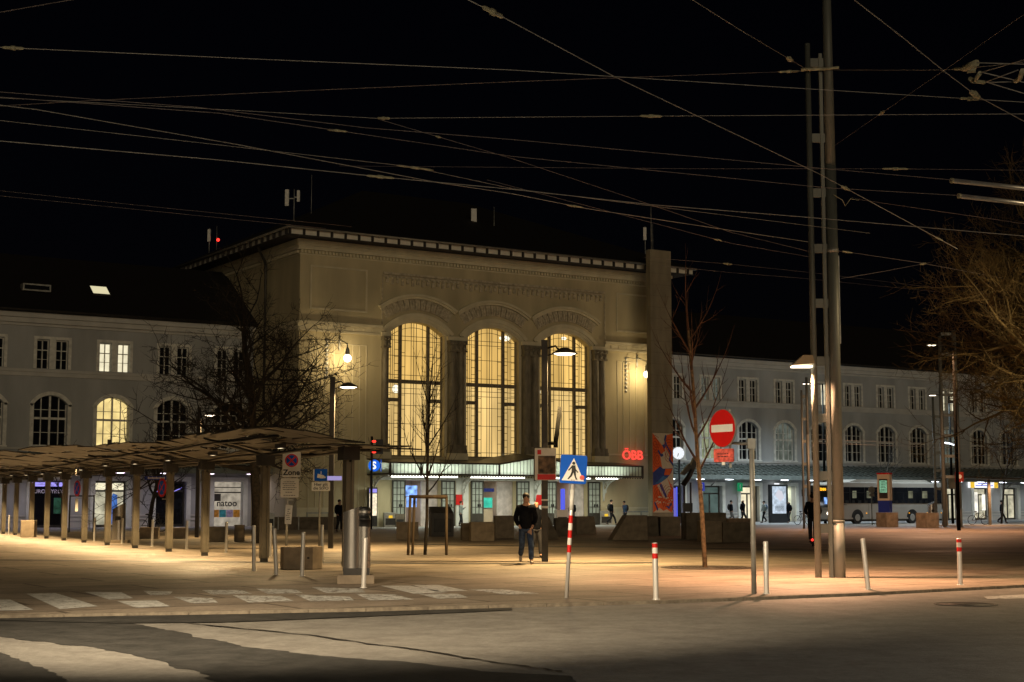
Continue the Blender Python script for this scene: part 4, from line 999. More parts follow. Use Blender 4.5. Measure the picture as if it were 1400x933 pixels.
mt = mast(Bm, 'tall twin tube mast at the kerb rising beyond the top of the picture', 14.2, zz(60), .12, .07, .445, [zz(y) for y in (92, 195, 270, 346, 421, 500, 578, 657, 729)])
m_ = MB(); m_.tube([(-.45, 0, 4.62), (-.62, 0, 4.66)], .03, 6); m_.prism([(-.95, 4.46), (-.70, 4.68), (-.50, 4.68), (-.46, 4.50)], -.16, .16); hd = m_.build('lamp_head', M('lamp_cream', (.42, .33, .2), .5), mt)
MB().box(-.92, -.50, -.13, .13, 4.43, 4.455).build('lens', LAMPW, hd)
spot(mt, (-.80, -.05, 4.38), 4800, PEACH, 140, .7)
m_ = MB(); m_.tube([(-.1, -.14, zz(97)), (.2, -.14, zz(95))], .03, 6); m_.tube([(-.62, -.14, zz(98)), (-.1, -.14, zz(97))], .035, 6); m_.build('wire_clamp', INSUL, mt); m_ = MB(); m_.tube([(.02, -.13, zz(268)), (.22, -.1, zz(275)), (.3, 0, zz(282)), (.42, 0, zz(272)), (.6, 0, zz(274))], .008, 5); m_.build('jumper_wire', INSUL, mt)
m_ = MB(); m_.box(.12, .14, -.02, .02, zz(470), zz(350)); m_.tube([(0, 0, zz(340)), (0, 0, zz(346))], .13, 14); m_.build('cable_duct', GALV, mt)
Y2 = 100.5; p = AT(1311, 690, Y2); p.z = 0
k_ = (Y2 / 2092)
m2 = mast(p, 'distant twin mast lit orange at its top before the right tree', 13.0, 12.6, .19, .13, .95, [3.2 + 1.35 * i for i in range(8)], flat=False)
spot(m2, (-.45, -.5, 8.4), 45, (1., .55, .2), 90, .5, (PI, 0, 0)); 
MB().box(-.6, -.3, -.6, -.3, 8.1, 8.3).build('uplight', DARKM, m2)
m_ = MB(); m_.box(-.26, .26, -.35, -.2, 2.95, 3.6); pb = m_.build('poster_board', DKRED, m2); MB().disc((0, 3.3), .14, -.37, -.352).build('poster_picture', SIGNW, pb)
Y3 = 110; p = AT(1290, 690, Y3); p.z = 0
m3 = mast(p, 'bluish twin mast left of the orange lit mast', 9.9, 9.2, .14, .10, .55, [2.5 + 1.3 * i for i in range(5)], flat=False)
m_ = MB(); m_.tube([(.2, -.1, 5.9), (1.1, -.3, 5.7)], .05, 6); m_.build('cold_arm_lamp', LAMPC, m3)
spot(m3, (.5, -1.0, 6.2), 30, (.55, .75, 1.), 170, .5, (math.radians(-130), 0, 0))
p = AT(1106, 690, 95); p.z = 0
mast(p, 'slim twin mast just left of the big mast', 9.4, 8.6, .10, .07, .33, [2.5 + 1.4 * i for i in range(5)], flat=False)

# ------------------------------------------------------------------ overhead wires
def wire(pts, z, r, mat, label, ins=(), sag=0., ext=(.25, .25), tubes=()):
    """pts: picture places the wire passes, z: its height above the plaza at each end"""
    if not isinstance(z, (tuple, list)): z = (z, z)
    n = len(pts); W3 = []
    for i, (x, y) in enumerate(pts):
        W3.append(G(x, y, z[0] + (z[1] - z[0]) * i / (n - 1)))
    a, b = W3[0] - (W3[1] - W3[0]) * ext[0] * (n - 1), W3[-1] + (W3[-1] - W3[-2]) * ext[1] * (n - 1)
    line = ([a] if ext[0] else []) + W3 + ([b] if ext[1] else [])
    t = thing('overhead_wire', label, 'wire', line[0])
    o_ = line[0]
    MB().tube([p - o_ for p in line], r, 5).build('cable', mat, t)
    for px, py, w_, th in ins:
        q = min((p for p in [W3[i].lerp(W3[i + 1], k / 40) for i in range(n - 1) for k in range(41)]), key=lambda v: (Vector(proj(v)) - Vector((px, py))).length)
        d = (W3[-1] - W3[0]).normalized(); L = w_ * q.y / 2092 / max(.35, abs(d.x)) / 2
        m_ = MB(); th *= .75; m_.tube([q - d * L - o_, q - d * L * .8 - o_, q + d * L * .8 - o_, q + d * L - o_], [r * 1.2, th, th, r * 1.2], 8)
        m_.tube([q - d * L * .2 - o_, q + d * L * .2 - o_], th * 1.5, 6); m_.build('insulator', INSUL, t)
    return t
def proj(p):
    y = p.y * ca + (p.z - H) * sa; v = (p.z - H) * ca - p.y * sa
    return (CX + F * p.x / y, CY - F * v / y)
WR = .006
wire([(0, 17), (97, 0)], 8., WR, WIRED, 'short wire crossing the top left corner of the sky')
wire([(0, 65), (350, 81), (700, 96), (1060, 119), (1400, 140)], 8., WR, WIREM, 'highest bright wire across the whole sky just under the top left insulator', [(16, 65, 30, .03), (1322, 134, 30, .03)], ext=(.1, .1))
wire([(0, 145), (140, 137), (420, 124), (700, 112), (1108, 97)], (8., zz(97)), WR, WIRED, 'wire climbing gently from the left to the upper clamp of the mast', [(1080, 97, 34, .03)], ext=(.15, 0))
wire([(1140, 96), (1290, 96), (1320, 94), (1400, 85)], (zz(96), 8.), WR, WIREM, 'taut wire leaving the mast to the right at its upper clamp', [(1318, 94, 34, .035)], ext=(0, .3))
wire([(0, 134), (250, 147), (515, 162), (700, 160.5), (890, 159), (1400, 156)], 8.3, WR * .8, WIREM, 'wire that runs level behind the mast below its top clamp', [(522, 163, 18, .03), (896, 159, 32, .03)], ext=(.1, .1))
wire([(520, 164), (700, 217), (860, 270), (1000, 318), (1110, 345)], (8., zz(345)), WR * .8, WIRED, 'thin wire falling from the middle of the sky to the mast', [(600, 190, 8, .02)], ext=(0, 0))
wire([(0, 126), (270, 147), (500, 175), (700, 191), (1130, 231), (1310, 247)], 7.4, WR, WIRED, 'wire ending in the upper grey tension tube at the right', ext=(.15, .02))
wire([(0, 133), (300, 155), (700, 214), (1130, 257), (1320, 268)], 7.2, WR, WIRED, 'wire ending in the lower grey tension tube at the right', [(465, 166, 26, .02)], ext=(.15, .02))
wire([(0, 144), (50, 150), (170, 171), (320, 197), (430, 218), (600, 250), (700, 265), (800, 285), (950, 308), (1105, 331)], 7., WR * 1.1, WIREM, 'slack feeder cable sagging from the left to the mast', [(785, 283, 24, .02)], ext=(.05, 0))
wire([(0, 165), (270, 195), (560, 228), (700, 258), (860, 278)], 7.3, WR * .8, WIREM, 'wire with a yellow insulator above the hall roof', [(568, 229, 50, .022)], ext=(.15, .6))
wire([(0, 193), (300, 219), (520, 242), (700, 259), (890, 280), (1100, 297), (1400, 323)], 6.6, WR * 1.15, WIREM, 'lowest bright contact wire crossing in front of the hall roof', [(520, 243, 38, .025)], ext=(.12, .12))
wire([(0, 261), (200, 282), (380, 300)], 8.2, WR * .7, WIRED, 'upper of the two faint wires above the left wing', ext=(.3, .3))
wire([(0, 268), (180, 286), (350, 303)], 7.9, WR * .7, WIRED, 'lower of the two faint wires above the left wing', ext=(.3, .3))
wire([(640, 0), (690, 25), (840, 105), (1000, 181), (1120, 238), (1295, 333)], (8., 6.9), WR * 1.15, WIREM, 'long diagonal wire crossing the mast with an insulator near the top of the sky', [(673, 18, 30, .04), (1152, 262, 16, .03), (1285, 327, 16, .02)], ext=(.2, .02))
wire([(947, 0), (1010, 40), (1106, 97)], (8.4, zz(97)), WR * 1.1, WIREM, 'wire dropping steeply to the top clamp of the mast', [(1078, 83, 18, .05)], ext=(.3, 0))
wire([(1168, 0), (1230, 48), (1290, 97), (1335, 131), (1400, 166)], 8., WR * 1.2, WIREM, 'steep wire across the top right corner with a splice fitting', [(1333, 130, 22, .05)], ext=(.2, .2))
wire([(1400, 20), (1290, 97), (1205, 155), (1140, 200)], (8.6, zz(200)), WR * .6, WIRED, 'thin stay wire rising from the mast to the right corner', [(1206, 155, 10, .03)], ext=(.2, 0))
wire([(700, 229), (960, 231), (1224, 231), (1400, 233)], 7.7, WR * .6, WIRED, 'faint level wire with a pale insulator right of the mast', [(1224, 231, 38, .025)], ext=(.3, .2))
wire([(1165, 270), (1180, 274), (1290, 290), (1400, 306)], (zz(272), 7.), WR * .9, WIRED, 'wire leaving the mast beside the looped jumper', ext=(0, .2))
wire([(1145, 343), (1180, 348), (1260, 360), (1400, 386)], (zz(343), 7.), WR * .7, WIRED, 'wire leaving the middle of the mast towards the right tree', [(1158, 344, 18, .02)], ext=(0, .2))
wire([(1150, 381), (1210, 371), (1262, 361)], (zz(381), 7.3), WR * .7, WIRED, 'short stay rising from the mast to a pale insulator', [(1264, 361, 14, .03)], ext=(0, .1))
wire([(880, 352), (995, 361), (1100, 372), (1300, 396)], 8.2, WR * .7, WIRED, 'upper of two wires passing right of the concrete tower', [(994, 361, 14, .03)], ext=(.0, .3))
wire([(900, 363), (1000, 373), (1100, 381), (1300, 401)], 7.9, WR * .7, WIRED, 'lower of two wires passing right of the concrete tower', ext=(.0, .3))
wire([(800, 281), (1000, 333), (1110, 352)], (7.6, zz(352)), WR * .7, WIRED, 'thin wire sloping to the mast above the right wing roof', [(982, 331, 12, .02)], ext=(.3, 0))
for y0, y1, lb_ in ((247, 258, 'upper'), (268, 279, 'lower')):
    a, b = G(1300 if y0 < 260 else 1310, y0, 7.4 if y0 < 260 else 7.2), G(1440, y1 + 4, 7.4 if y0 < 260 else 7.2)
    t = thing('tension_tube', f'{lb_} grey tension tube of the two at the right edge of the sky', 'tension tube', a)
    MB().tube([(b - a) * .98, (b - a) * 1.0, (b - a) * 9.], .0075, 5).build('cable', WIREM, t)
    MB().tube([(0, 0, 0), (b - a) * .03, (b - a)], [.02, .045, .045], 8).build('tube_body', TUBEM, t); MB().tube([(b - a) * .0, (b - a) * .02], .05, 6).build('end_cap', INSUL, t)
# crossing pulley at the upper right
a = G(1320, 98, 8.)
t = thing('pulley_frame', 'pale pulley with crossed stays at the upper right of the sky', 'pulley', a)
q = lambda x, y: G(x, y, 8.) - a
m_ = MB(); m_.tube([q(1318, 94), q(1326, 90), q(1336, 86)], .05, 6); m_.tube([q(1322, 97), q(1334, 96)], .04, 6); m_.tube([q(1340, 100), q(1333, 110), q(1326, 108)], .035, 6); m_.tube([q(1328, 111), q(1346, 113)], .03, 6); m_.build('pulley_body', INSUL, t); MB().tube([q(1398, 97), q(1394, 108), q(1388, 111)], .04, 6).build('clamp', INSUL, t)
m_ = MB()
for l in (((1336, 86), (1400, 88)), ((1342, 99), (1400, 82)), ((1342, 99), (1400, 113)), ((1346, 113), (1392, 96)), ((1350, 113), (1400, 128)), ((1346, 113), (1390, 112))): m_.tube([q(*l[0]), q(*l[0]).lerp(q(*l[1]), 4. if l[1][0] >= 1399 else 1.)], .009, 5)
m_.build('stay', WIREM, t)
# lit streaks of wire before the right wing
for y, z in ((601, 5.9), (606, 5.6)):
    a, b = AT(1120, y, 100), AT(1400, y + 10, 108)
    t = thing('overhead_wire', f'{"upper" if y < 604 else "lower"} glinting level wire before the dark windows of the right wing', 'wire', a)
    MB().tube([(0, 0, 0), b - a], .015, 5).build('cable', TUBEM, t)

# ------------------------------------------------------------------ bollards
def bollard(base, top, label, red=False, r=.045, proto={}):
    p = G(*base)
    hgt = max(.75, (base[1] - top[1]) / 2092 * p.y)
    t = thing('bollard', label, 'bollard', p, 0, 'steel bollards along the plaza edge')
    t.rotation_euler = (0, math.atan2(top[0] - base[0], base[1] - top[1]) + (p.x / p.y) * math.tan(PIT) * 0, 0)
    key = (red, round(r, 3))
    if key not in proto:
        m_ = MB(); m_.lathe([(r, -.02), (r, .96), (r * .9, .985), (0.001, .99)], 16); m_.lathe([(r * 1.5, 0), (r * 1.5, .012), (r, .014)], 16)
        bo = m_.build('post', STEEL, t); bands = []
        if red:
            for z0, z1, mt in ((.90, .972, SIGNR), (.80, .90, REFLW), (.71, .80, SIGNR)):
                bands.append(MB().lathe([(r * 1.03, z0), (r * 1.03, z1)], 16).build('band', mt, bo))
        proto[key] = bo; bo.scale = (1, 1, hgt / .99)
    else:
        c_ = copy_tree(proto[key], t); c_.scale = (1, 1, hgt / .99)
    return t
bollard((897, 820), (896, 743), 'red and white banded steel bollard right of the leaning crossing sign', True)
bollard((1313, 800), (1313, 737), 'red and white banded steel bollard at the right end of the kerb', True)
bollard((1048, 812), (1048, 741), 'plain steel bollard beside the no entry sign post')
bollard((1187, 806), (1181, 737), 'plain steel bollard leaning left beside the big mast')
bollard((497, 804), (499, 736), 'plain steel bollard in front of the plinth of the big litter bin')
bollard((413, 788), (414, 728), 'plain steel bollard in front of the concrete block under the zone sign')
bollard((378, 786), (374, 723), 'steel bollard leaning left beside the concrete block of the zone sign')
bollard((347, 781), (346, 719), 'upright steel bollard nearest the left of the zone sign block')
bollard((440, 767), (440, 718), 'steel bollard behind the right end of the zone sign block')
bollard((369, 761), (369, 716), 'steel bollard behind the left end of the zone sign block')
for (x, y0, y1), lb_ in zip([(309, 756, 714), (255, 751, 712), (208, 747, 711), (167, 743, 709), (129, 740, 708), (90, 737, 707), (12, 731, 705)],
        ['before the shop window with the row of posters', 'right of the dark doorway with the neon lines', 'in front of the parked bicycle', 'in front of the slanted stainless bin', 'before the open yellow lit doorway', 'in front of the small guarded tree', 'farthest left beside the pale concrete block']):
    bollard((x, y0), (x, y1), 'steel bollard between shelter posts ' + lb_)

# ------------------------------------------------------------------ concrete seats
def block(x0, x1, yb, h, label, depth=.9, rz=None, slant=(0, 0), mat=CONC, split=None):
    """front edge at picture x0..x1, standing on picture row yb"""
    p = G((x0 + x1) / 2, yb); w_ = (x1 - x0) / 2092 * p.y
    t = thing('stone_bench', label, 'bench', p, 0.12 if rz is None else rz, 'concrete seating blocks on the plaza')
    m_ = MB()
    l, r = slant
    poly = [(-w_ / 2, 0), (w_ / 2, 0), (w_ / 2 - r * w_, h), (-w_ / 2 + l * w_, h)]
    m_.prism(poly, 0, depth)
    b = m_.build('block', mat, t, .015)
    if split:
        s_ = MB(); s_.box(-w_ / 2 + w_ * split, -w_ / 2 + w_ * split + .012, -.002, depth * .5, 0.02, h + .002); s_.build('joint', CONCD, b)
    return t
block(28, 46, 735, .78, 'pale concrete block at the far left between two shelter posts', .7)
block(191, 216, 737, .50, 'low concrete block left of the shelter post by the bicycle', .6); block(234, 255, 737, .48, 'low concrete block beneath the dark doorway', .6)
block(285, 309, 741, .60, 'dark concrete block below the row of shop posters', .7, mat=CONCD); block(320, 333, 741, .68, 'concrete block partly behind the shelter post right of the shop posters', .7, mat=CONCD)
block(543, 572, 738, .75, 'concrete block left of the three tree stakes', .8)
block(644, 676, 740, .78, 'square concrete block with a perforated panel left of the walking man', .9, split=.0); block(632, 644, 739, .72, 'narrow dark concrete block joined to the perforated one', .8, mat=CONCD)
block(677, 703, 736, 1.0, 'concrete block close behind the walking man', .8); 
block(745, 765, 737, .95, 'wedge shaped concrete block right of the poster lamp post', .8, slant=(0, .7), mat=CONCD)
block(760, 787, 733, .85, 'dark concrete block behind the crossing sign pole', .8, mat=CONCD); block(788, 816, 731, .9, 'concrete block with a slanted dark face right of the crossing sign', .8, slant=(0, .12))
block(836, 886, 739, 1.05, 'long concrete block with one sloping end in front of the mural tower', 1., slant=(.42, 0)); block(885, 901, 733, .95, 'dark concrete block with clipped corners at the tower foot', .8, slant=(.1, .1), mat=CONCD)
block(903, 931, 733, .92, 'square concrete block right of the tower foot', .8); block(938, 994, 738, 1.15, 'long tall concrete block behind the young tree', 1.0, mat=CONCD)
block(960, 988, 742, .85, 'pale concrete block directly right of the young tree trunk', .9); block(988, 1029, 742, .80, 'dark concrete block left of the no entry post', .9, slant=(0, 0), mat=CONCD); block(996, 1028, 728, .75, 'rear concrete block with a notched front by the no entry post', .9, mat=CONCD)
block(1210, 1231, 721, .95, 'dark cube of concrete in front of the timetable pillar', 1.0, rz=.5, mat=CONCD); block(1265, 1287, 722, .95, 'dark cube of concrete under the far steel bin', 1.0, rz=.5, mat=CONCD)
# rounded concrete foot of the zone sign
p = G(411, 779)
t = thing('concrete_block', 'concrete block with clipped corners in front of the zone sign', 'concrete block', p, .1)
m_ = MB(); m_.prism([(-.49, .22), (-.40, 0), (.28, 0), (.49, .3), (.49, .75), (-.49, .75)], 0, .53, 'xy'); m_.build('block', CONC, t, .015)
m_ = MB(); m_.lathe([(.03, 0), (.001, 0)], 10, (.18, -.003, .27)); m_.box(.15, .2, -.006, .0, .25, .29); m_.build('lifting_hole', SIGNK, t)

# ------------------------------------------------------------------ litter bins
p = G(486, 799)
t = thing('litter_bin', 'big stainless litter bin with slanted top on a concrete plinth nearest the camera', 'litter bin', p, .1)
MB().box(-.35, .36, .0, .55, 0, .17).build('plinth', CONC, t, .012)
m_ = MB(); m_.box(-.24, .27, .08, .46, .17, .30); m_.build('foot', DARKM, t)
def half(cx_, cy_, rx, ry, n=14): return [(cx_ + rx * math.cos(a), cy_ + ry * math.sin(a)) for a in [2 * PI * i / n for i in range(n)]]
m_ = MB(); n = 24; o_ = half(-.07, .27, .18, .20, n); vs = [(x, y, .30) for x, y in o_] + [(x, y, 1.38 + .12 * (x + .25) / .36) for x, y in o_]
m_.add(vs, [(i, (i + 1) % n, n + (i + 1) % n, n + i) for i in range(n)], True); m_.add(vs, [tuple(range(n, 2 * n))]); m_.build('body', STEELB, t)
m_ = MB(); m_.lathe([(.125, .30), (.125, 1.10)], 20, (.16, .24, 0)); m_.lathe([(.125, 1.36), (.125, 1.42)], 20, (.16, .24, 0)); m_.build('drum', STEELB, t)
m_ = MB(); m_.lathe([(.118, 1.10), (.118, 1.22), (.126, 1.22), (.126, 1.27), (.115, 1.27), (.115, 1.36), (.127, 1.42), (.12, 1.47), (.001, 1.49)], 20, (.16, .24, 0)); m_.build('slot_and_lid', BLACKM, t)
def slim_bin(px, py, w_, h, label, z=0, rz=.1):
    p = G(px, py); p.z = z
    t = thing('litter_bin', label, 'litter bin', p, rz)
    m_ = MB(); m_.box(-w_ * .75, w_ * .75, 0, w_ * 1.2, 0, .12); m_.build('plinth', CONC, t)
    m_ = MB(); n = 18; o_ = half(0, w_ * .6, w_ * .5, w_ * .45, n); vs = [(x, y, .12) for x, y in o_] + [(x, y, h - .14 + .28 * (x + w_ / 2) / w_) for x, y in o_]
    m_.add(vs, [(i, (i + 1) % n, n + (i + 1) % n, n + i) for i in range(n)], True); m_.add(vs, [tuple(range(n, 2 * n))]); m_.build('body', STEELB, t)
    m_ = MB(); m_.box(-w_ * .2, w_ * .2, w_ * .13, w_ * .2, h * .62, h * .72); m_.build('slot', BLACKM, t)
slim_bin(160, 743, .52, 1.45, 'stainless litter bin with slanted top between the shelter posts at the left')
slim_bin(1277, 719, .5, 1.55, 'far stainless litter bin rising behind the dark concrete cube', rz=.3)

# ------------------------------------------------------------------ traffic signs
def rrect(x0, x1, z0, z1, r=.03, n=4):
    pts = []
    for cx_, cz_, a0 in ((x1 - r, z1 - r, 0), (x0 + r, z1 - r, PI / 2), (x0 + r, z0 + r, PI), (x1 - r, z0 + r, 1.5 * PI)):
        for k in range(n + 1): a = a0 + k * PI / 2 / n; pts.append((cx_ + r * math.cos(a), cz_ + r * math.sin(a)))
    return pts
def lines(parent, x0, x1, zs, y, name='small_print', hgt=.014, seed=1):
    m_ = MB(); rr = random.Random(seed)
    for z in zs:
        x = x0 + rr.uniform(0, .04)
        e = x1 - rr.uniform(0, .08)
        while x < e:
            w_ = rr.uniform(.02, .07); m_.box(x, min(e, x + w_), y - .002, y, z, z + hgt); x += w_ + .014
    return m_.build(name, SIGNK, parent)
# no-stopping zone
p = G(391, 771)
t = thing('traffic_sign', 'white no stopping zone sign with red and blue disc beside the shelter post', 'traffic sign', p, .07)
MB().tube([(0, .05, 0), (0, .05, 2.86)], .03, 10).build('pole', GALV, t)
m_ = MB(); m_.prism(rrect(-.13, .34, 2.23, 2.88), -.012, .012); pl_ = m_.build('plate', SIGNW, t)
m_ = MB(); m_.disc((.105, 2.66), .172, -.016, -.0125, 32); m_.build('red_ring', SIGNR, pl_); m_ = MB(); m_.disc((.105, 2.66), .135, -.020, -.0165, 32); m_.build('blue_disc', SIGNB, pl_)
m_ = MB()
for s_ in (-1, 1):
    dx, dz = .1 * s_, .1; nx, nz = .015, -.015 * s_
    m_.prism([(.105 - dx - nx, 2.66 - dz - nz), (.105 + dx - nx, 2.66 + dz - nz), (.105 + dx + nx, 2.66 + dz + nz), (.105 - dx + nx, 2.66 - dz + nz)], -.024 - .001 * s_, -.0205)
m_.build('red_cross', SIGNR, pl_)
text('zone_word', 'Zone', .20, SIGNK, pl_, (.105, -.0135, 2.345), ext=.002, bold=.006)
m_ = MB(); m_.prism(rrect(-.17, .30, 1.70, 2.20), -.010, .010); lp = m_.build('text_plate', SIGNW, t); lines(lp, -.13, .27, [2.10, 2.05, 2.00, 1.95, 1.90], -.011, seed=2); lines(lp, -.05, .18, [1.83], -.011, seed=3); lines(lp, -.1, .22, [1.75], -.011, seed=4)
m_ = MB(); m_.box(-.05, .16, .012, .08, 2.24, 2.27); m_.box(-.05, .16, .012, .08, 1.72, 1.75); m_.box(-.02, .15, .02, .09, 1.62, 1.66); m_.build('clamp', GALV, t)
p = G(394, 775)
t = thing('notice_sheet', 'white paper notice hanging on the shelter post under the zone sign', 'notice', (p.x, p.y - .1, 1.05), .05)
m_ = MB(); vs = [(-.09, 0, 0), (.07, .01, -.01), (.10, 0, .45), (-.07, -.02, .47), (-.09, .012, 0), (.07, .022, -.01), (.10, .012, .45), (-.07, -.008, .47)]; m_.add(vs, [(0, 1, 2, 3), (7, 6, 5, 4), (0, 1, 5, 4), (1, 2, 6, 5), (2, 3, 7, 6), (3, 0, 4, 7)]); sh_ = m_.build('sheet', REFLW, t); lines(sh_, -.06, .06, [.1 + .05 * k for k in range(6)], -.02, seed=7)
# camera notice
p = G(436, 757)
t = thing('traffic_sign', 'small blue sign with a white camera over a white plate', 'traffic sign', p, .05)
k_ = p.y / 2092; Z = lambda y: H + (688.5 - y) * k_; X = lambda x: (x - 436) * k_
MB().tube([(0, .04, 0), (0, .04, Z(643))], .032, 10).build('pole', GALV, t)
m_ = MB(); m_.prism(rrect(X(428.5), X(446), Z(658), Z(641.5), .02), -.012, .012); pl_ = m_.build('plate', SIGNB, t)
m_ = MB(); m_.prism([(X(432), Z(653.5)), (X(433), Z(648)), (X(442), Z(650.5)), (X(441), Z(654.5)), (X(438), Z(654.5))], -.018, -.0125); m_.box(X(437), X(438), -.018, -.0125, Z(648.5), Z(644.5)); m_.disc((X(442.6), Z(653)), .03, -.018, -.0125, 10); m_.build('camera_symbol', SIGNW, pl_)
m_ = MB(); m_.prism(rrect(X(425), X(450), Z(671.5), Z(659.5), .02), -.012, .012); lp = m_.build('text_plate', SIGNW, t)
text('plate_text', 'Hier gilt', .13, SIGNK, lp, (X(437.5), -.0135, Z(662.8)), ext=.002, bold=.002); text('plate_text', 'die StVO', .13, SIGNK, lp, (X(437.5), -.0135, Z(668)), ext=.002, bold=.002)
m_ = MB(); m_.prism(rrect(X(426.6), X(428.3), Z(658), Z(642), .01), .0, .03); m_.build('plate_edge', SIGNW, t)
# leaning pedestrian crossing sign
p = G(774.5, 818)
t = thing('crossing_sign', 'leaning blue pedestrian crossing sign on a red and white banded pole', 'traffic sign', p, -.08)
t.rotation_euler = (0.0, math.radians(3.4), -.08)
k_ = p.y / 2092
m_ = MB(); m_.tube([(0, 0, -.03), (0, 0, 2.28)], .034, 12); m_.build('pole', STEEL, t)
zr = lambda y: (818 - y) * k_ + .01
for a, b, mt in ((757, 747, SIGNR), (747, 737.5, REFLW), (737.5, 727, SIGNR), (727, 717.5, REFLW), (717.5, 707, SIGNR)):
    MB().lathe([(.0352, zr(a)), (.0352, zr(b))], 14).build('band', mt, t)
m_ = MB(); m_.tube([(0, 0, zr(700)), (0, 0, zr(672))], .036, 12); m_.build('reflective_sleeve', REFLW, t)
m_ = MB(); m_.prism(rrect(-.22, .22, 1.88, 2.35, .03), -.055, -.042); pl_ = m_.build('plate', SIGNB, t); m_ = MB(); m_.prism(rrect(-.222, .222, 1.878, 2.352, .03), -.041, -.03); m_.build('plate_back', GALV, pl_)
m_ = MB(); m_.prism([(-.185, 1.925), (.185, 1.925), (0, 2.30)], -.060, -.0555); m_.build('white_triangle', SIGNW, pl_)
m_ = MB(); y0, y1 = -.065, -.0605
m_.disc((.0, 2.215), .026, y0, y1, 12)
m_.prism([(-.03, 2.18), (.03, 2.18), (.042, 2.07), (-.028, 2.07)], y0, y1)
m_.prism([(-.028, 2.075), (.008, 2.075), (-.02, 2.00), (-.075, 1.945), (-.09, 1.955), (-.05, 2.01)], y0 - .001, y1); m_.prism([(.0, 2.075), (.042, 2.075), (.048, 2.0), (.075, 1.95), (.048, 1.945), (.025, 2.0)], y0 - .002, y1)
m_.prism([(-.03, 2.17), (-.025, 2.14), (-.07, 2.09), (-.092, 2.095)], y0 - .001, y1); m_.prism([(.03, 2.17), (.04, 2.12), (.085, 2.07), (.072, 2.06), (.03, 2.10)], y0 - .001, y1); m_.build('walking_figure', SIGNK, pl_)
m_ = MB(); m_.disc((.15, 1.985), .04, -.066, -.0605, 16); m_.build('sticker', PINK, pl_); lines(pl_, -.05, .06, [1.933], -.061, hgt=.008, seed=9)
# no entry sign on its own post
p = G(1031, 812)
t = thing('no_entry_sign', 'round red no entry sign turned sideways on a bracket above the young tree', 'traffic sign', p)
k_ = p.y / 2092; Z = lambda y: H + (688.5 - y) * k_; X = lambda x: (x - 1031) * k_
m_ = MB(); m_.tube([(0, 0, 0), (0, 0, Z(601))], .045, 12); m_.build('pole', GALV, t); m_ = MB(); m_.box(-.075, .06, -.06, .06, Z(614), Z(600)); m_.tube([(-.05, 0, Z(607)), (X(1002), .02, Z(606))], .025, 8); m_.box(X(1000), X(1003), -.02, .02, Z(640), Z(560)); m_.build('bracket', GALV, t)
hd = bpy.data.objects.new('sign_disc', None)
bpy.data.objects.remove(hd)
def facing(mb, name, mat, parent, loc, rz): o = mb.build(name, mat, parent); o.location = loc; o.rotation_euler = (0, 0, rz); return o
d_ = facing(MB().disc((0, 0), .335, -.012, .022, 40), 'sign_disc', GALV, t, (X(991.5), -.03, Z(586)), math.radians(-56))
MB().disc((0, 0), .325, -.018, -.0125, 40).build('red_face', SIGNR, d_); MB().box(-.275, .275, -.023, -.0185, -.065, .065).build('white_bar', SIGNW, d_)
d_ = facing(MB().prism(rrect(-.2, .2, -.115, .115, .02), -.012, .012), 'lower_plate', PINK, t, (X(992.5), -.03, Z(623)), math.radians(-40))
lines(d_, -.15, .15, [.02, -.03], -.013, seed=12); m_ = MB(); m_.box(-.04, .02, -.01, .012, -.17, -.115); m_.build('plate_tag', SIGNW, d_)
# S-bahn sign with signal
p = AT(507.5, 690, 93); p.z = 0
t = thing('suburban_rail_sign', 'glowing blue round S sign on a dark post under red lights', 'sign', p, .12)
k_ = p.y / 2092; Z = lambda y: H + (688.5 - y) * k_; X = lambda x: (x - 507.5) * k_
MB().tube([(0, 0, 0), (0, 0, Z(597))], .075, 8).build('pole', BLACKM, t)
m_ = MB(); m_.disc((X(511), Z(637)), .36, -.22, -.16, 32); m_.build('blue_disc', BLUESIGN, t); MB().disc((X(511.8), Z(637)), .37, -.16, .15, 32).build('box_rim', DARKM, t)
text('letter', 'S', .62, WHITELIT, t, (X(510.6), -.225, Z(637.3)), ext=.004, bold=.02)
MB().box(X(520), X(520.8), -.1, .1, Z(645), Z(629)).build('blue_edge', BLUESIGN, t)
p2 = AT(516, 690, 92); p2.z = 0
t = thing('traffic_light', 'traffic light showing red above the S sign', 'traffic light', p2, .1)
k_ = p2.y / 2092; Z = lambda y: H + (688.5 - y) * k_; X = lambda x: (x - 516) * k_
m_ = MB(); m_.tube([(X(508), .2, 0), (X(508), .2, Z(600))], .06, 8); m_.build('pole', BLACKM, t)
m_ = MB(); m_.box(X(513), X(523), -.1, .25, Z(621), Z(601)); m_.build('housing', BLACKM, t)
for x, y, r_ in ((510.5, 604, .10), (510.5, 618.5, .10)): MB().ball((X(x), -.12, Z(y)), r_, 10, (1.3, .5, .7)).build('red_lens', REDLED, t)
MB().box(X(521.3), X(522.4), -.115, -.101, Z(613), Z(609)).build('red_lens', REDLED, t)
# lit poster case left of the entrance
s_, z_ = FAC(511, 690, -.8)
t = thing('poster_case', 'narrow lit poster case on the wall left of the entrance', 'poster case', L2W(s_, -.6, 0), TH)
m_ = MB(); m_.box(-.32, .32, -.1, .1, 0.05, 2.6); m_.build('case', DARKM, t); MB().box(-.27, .27, -.115, -.101, .75, 2.2).build('poster', ADWARM, t); MB().box(-.27, .27, -.115, -.101, 2.25, 2.5).build('header', LILAC, t)
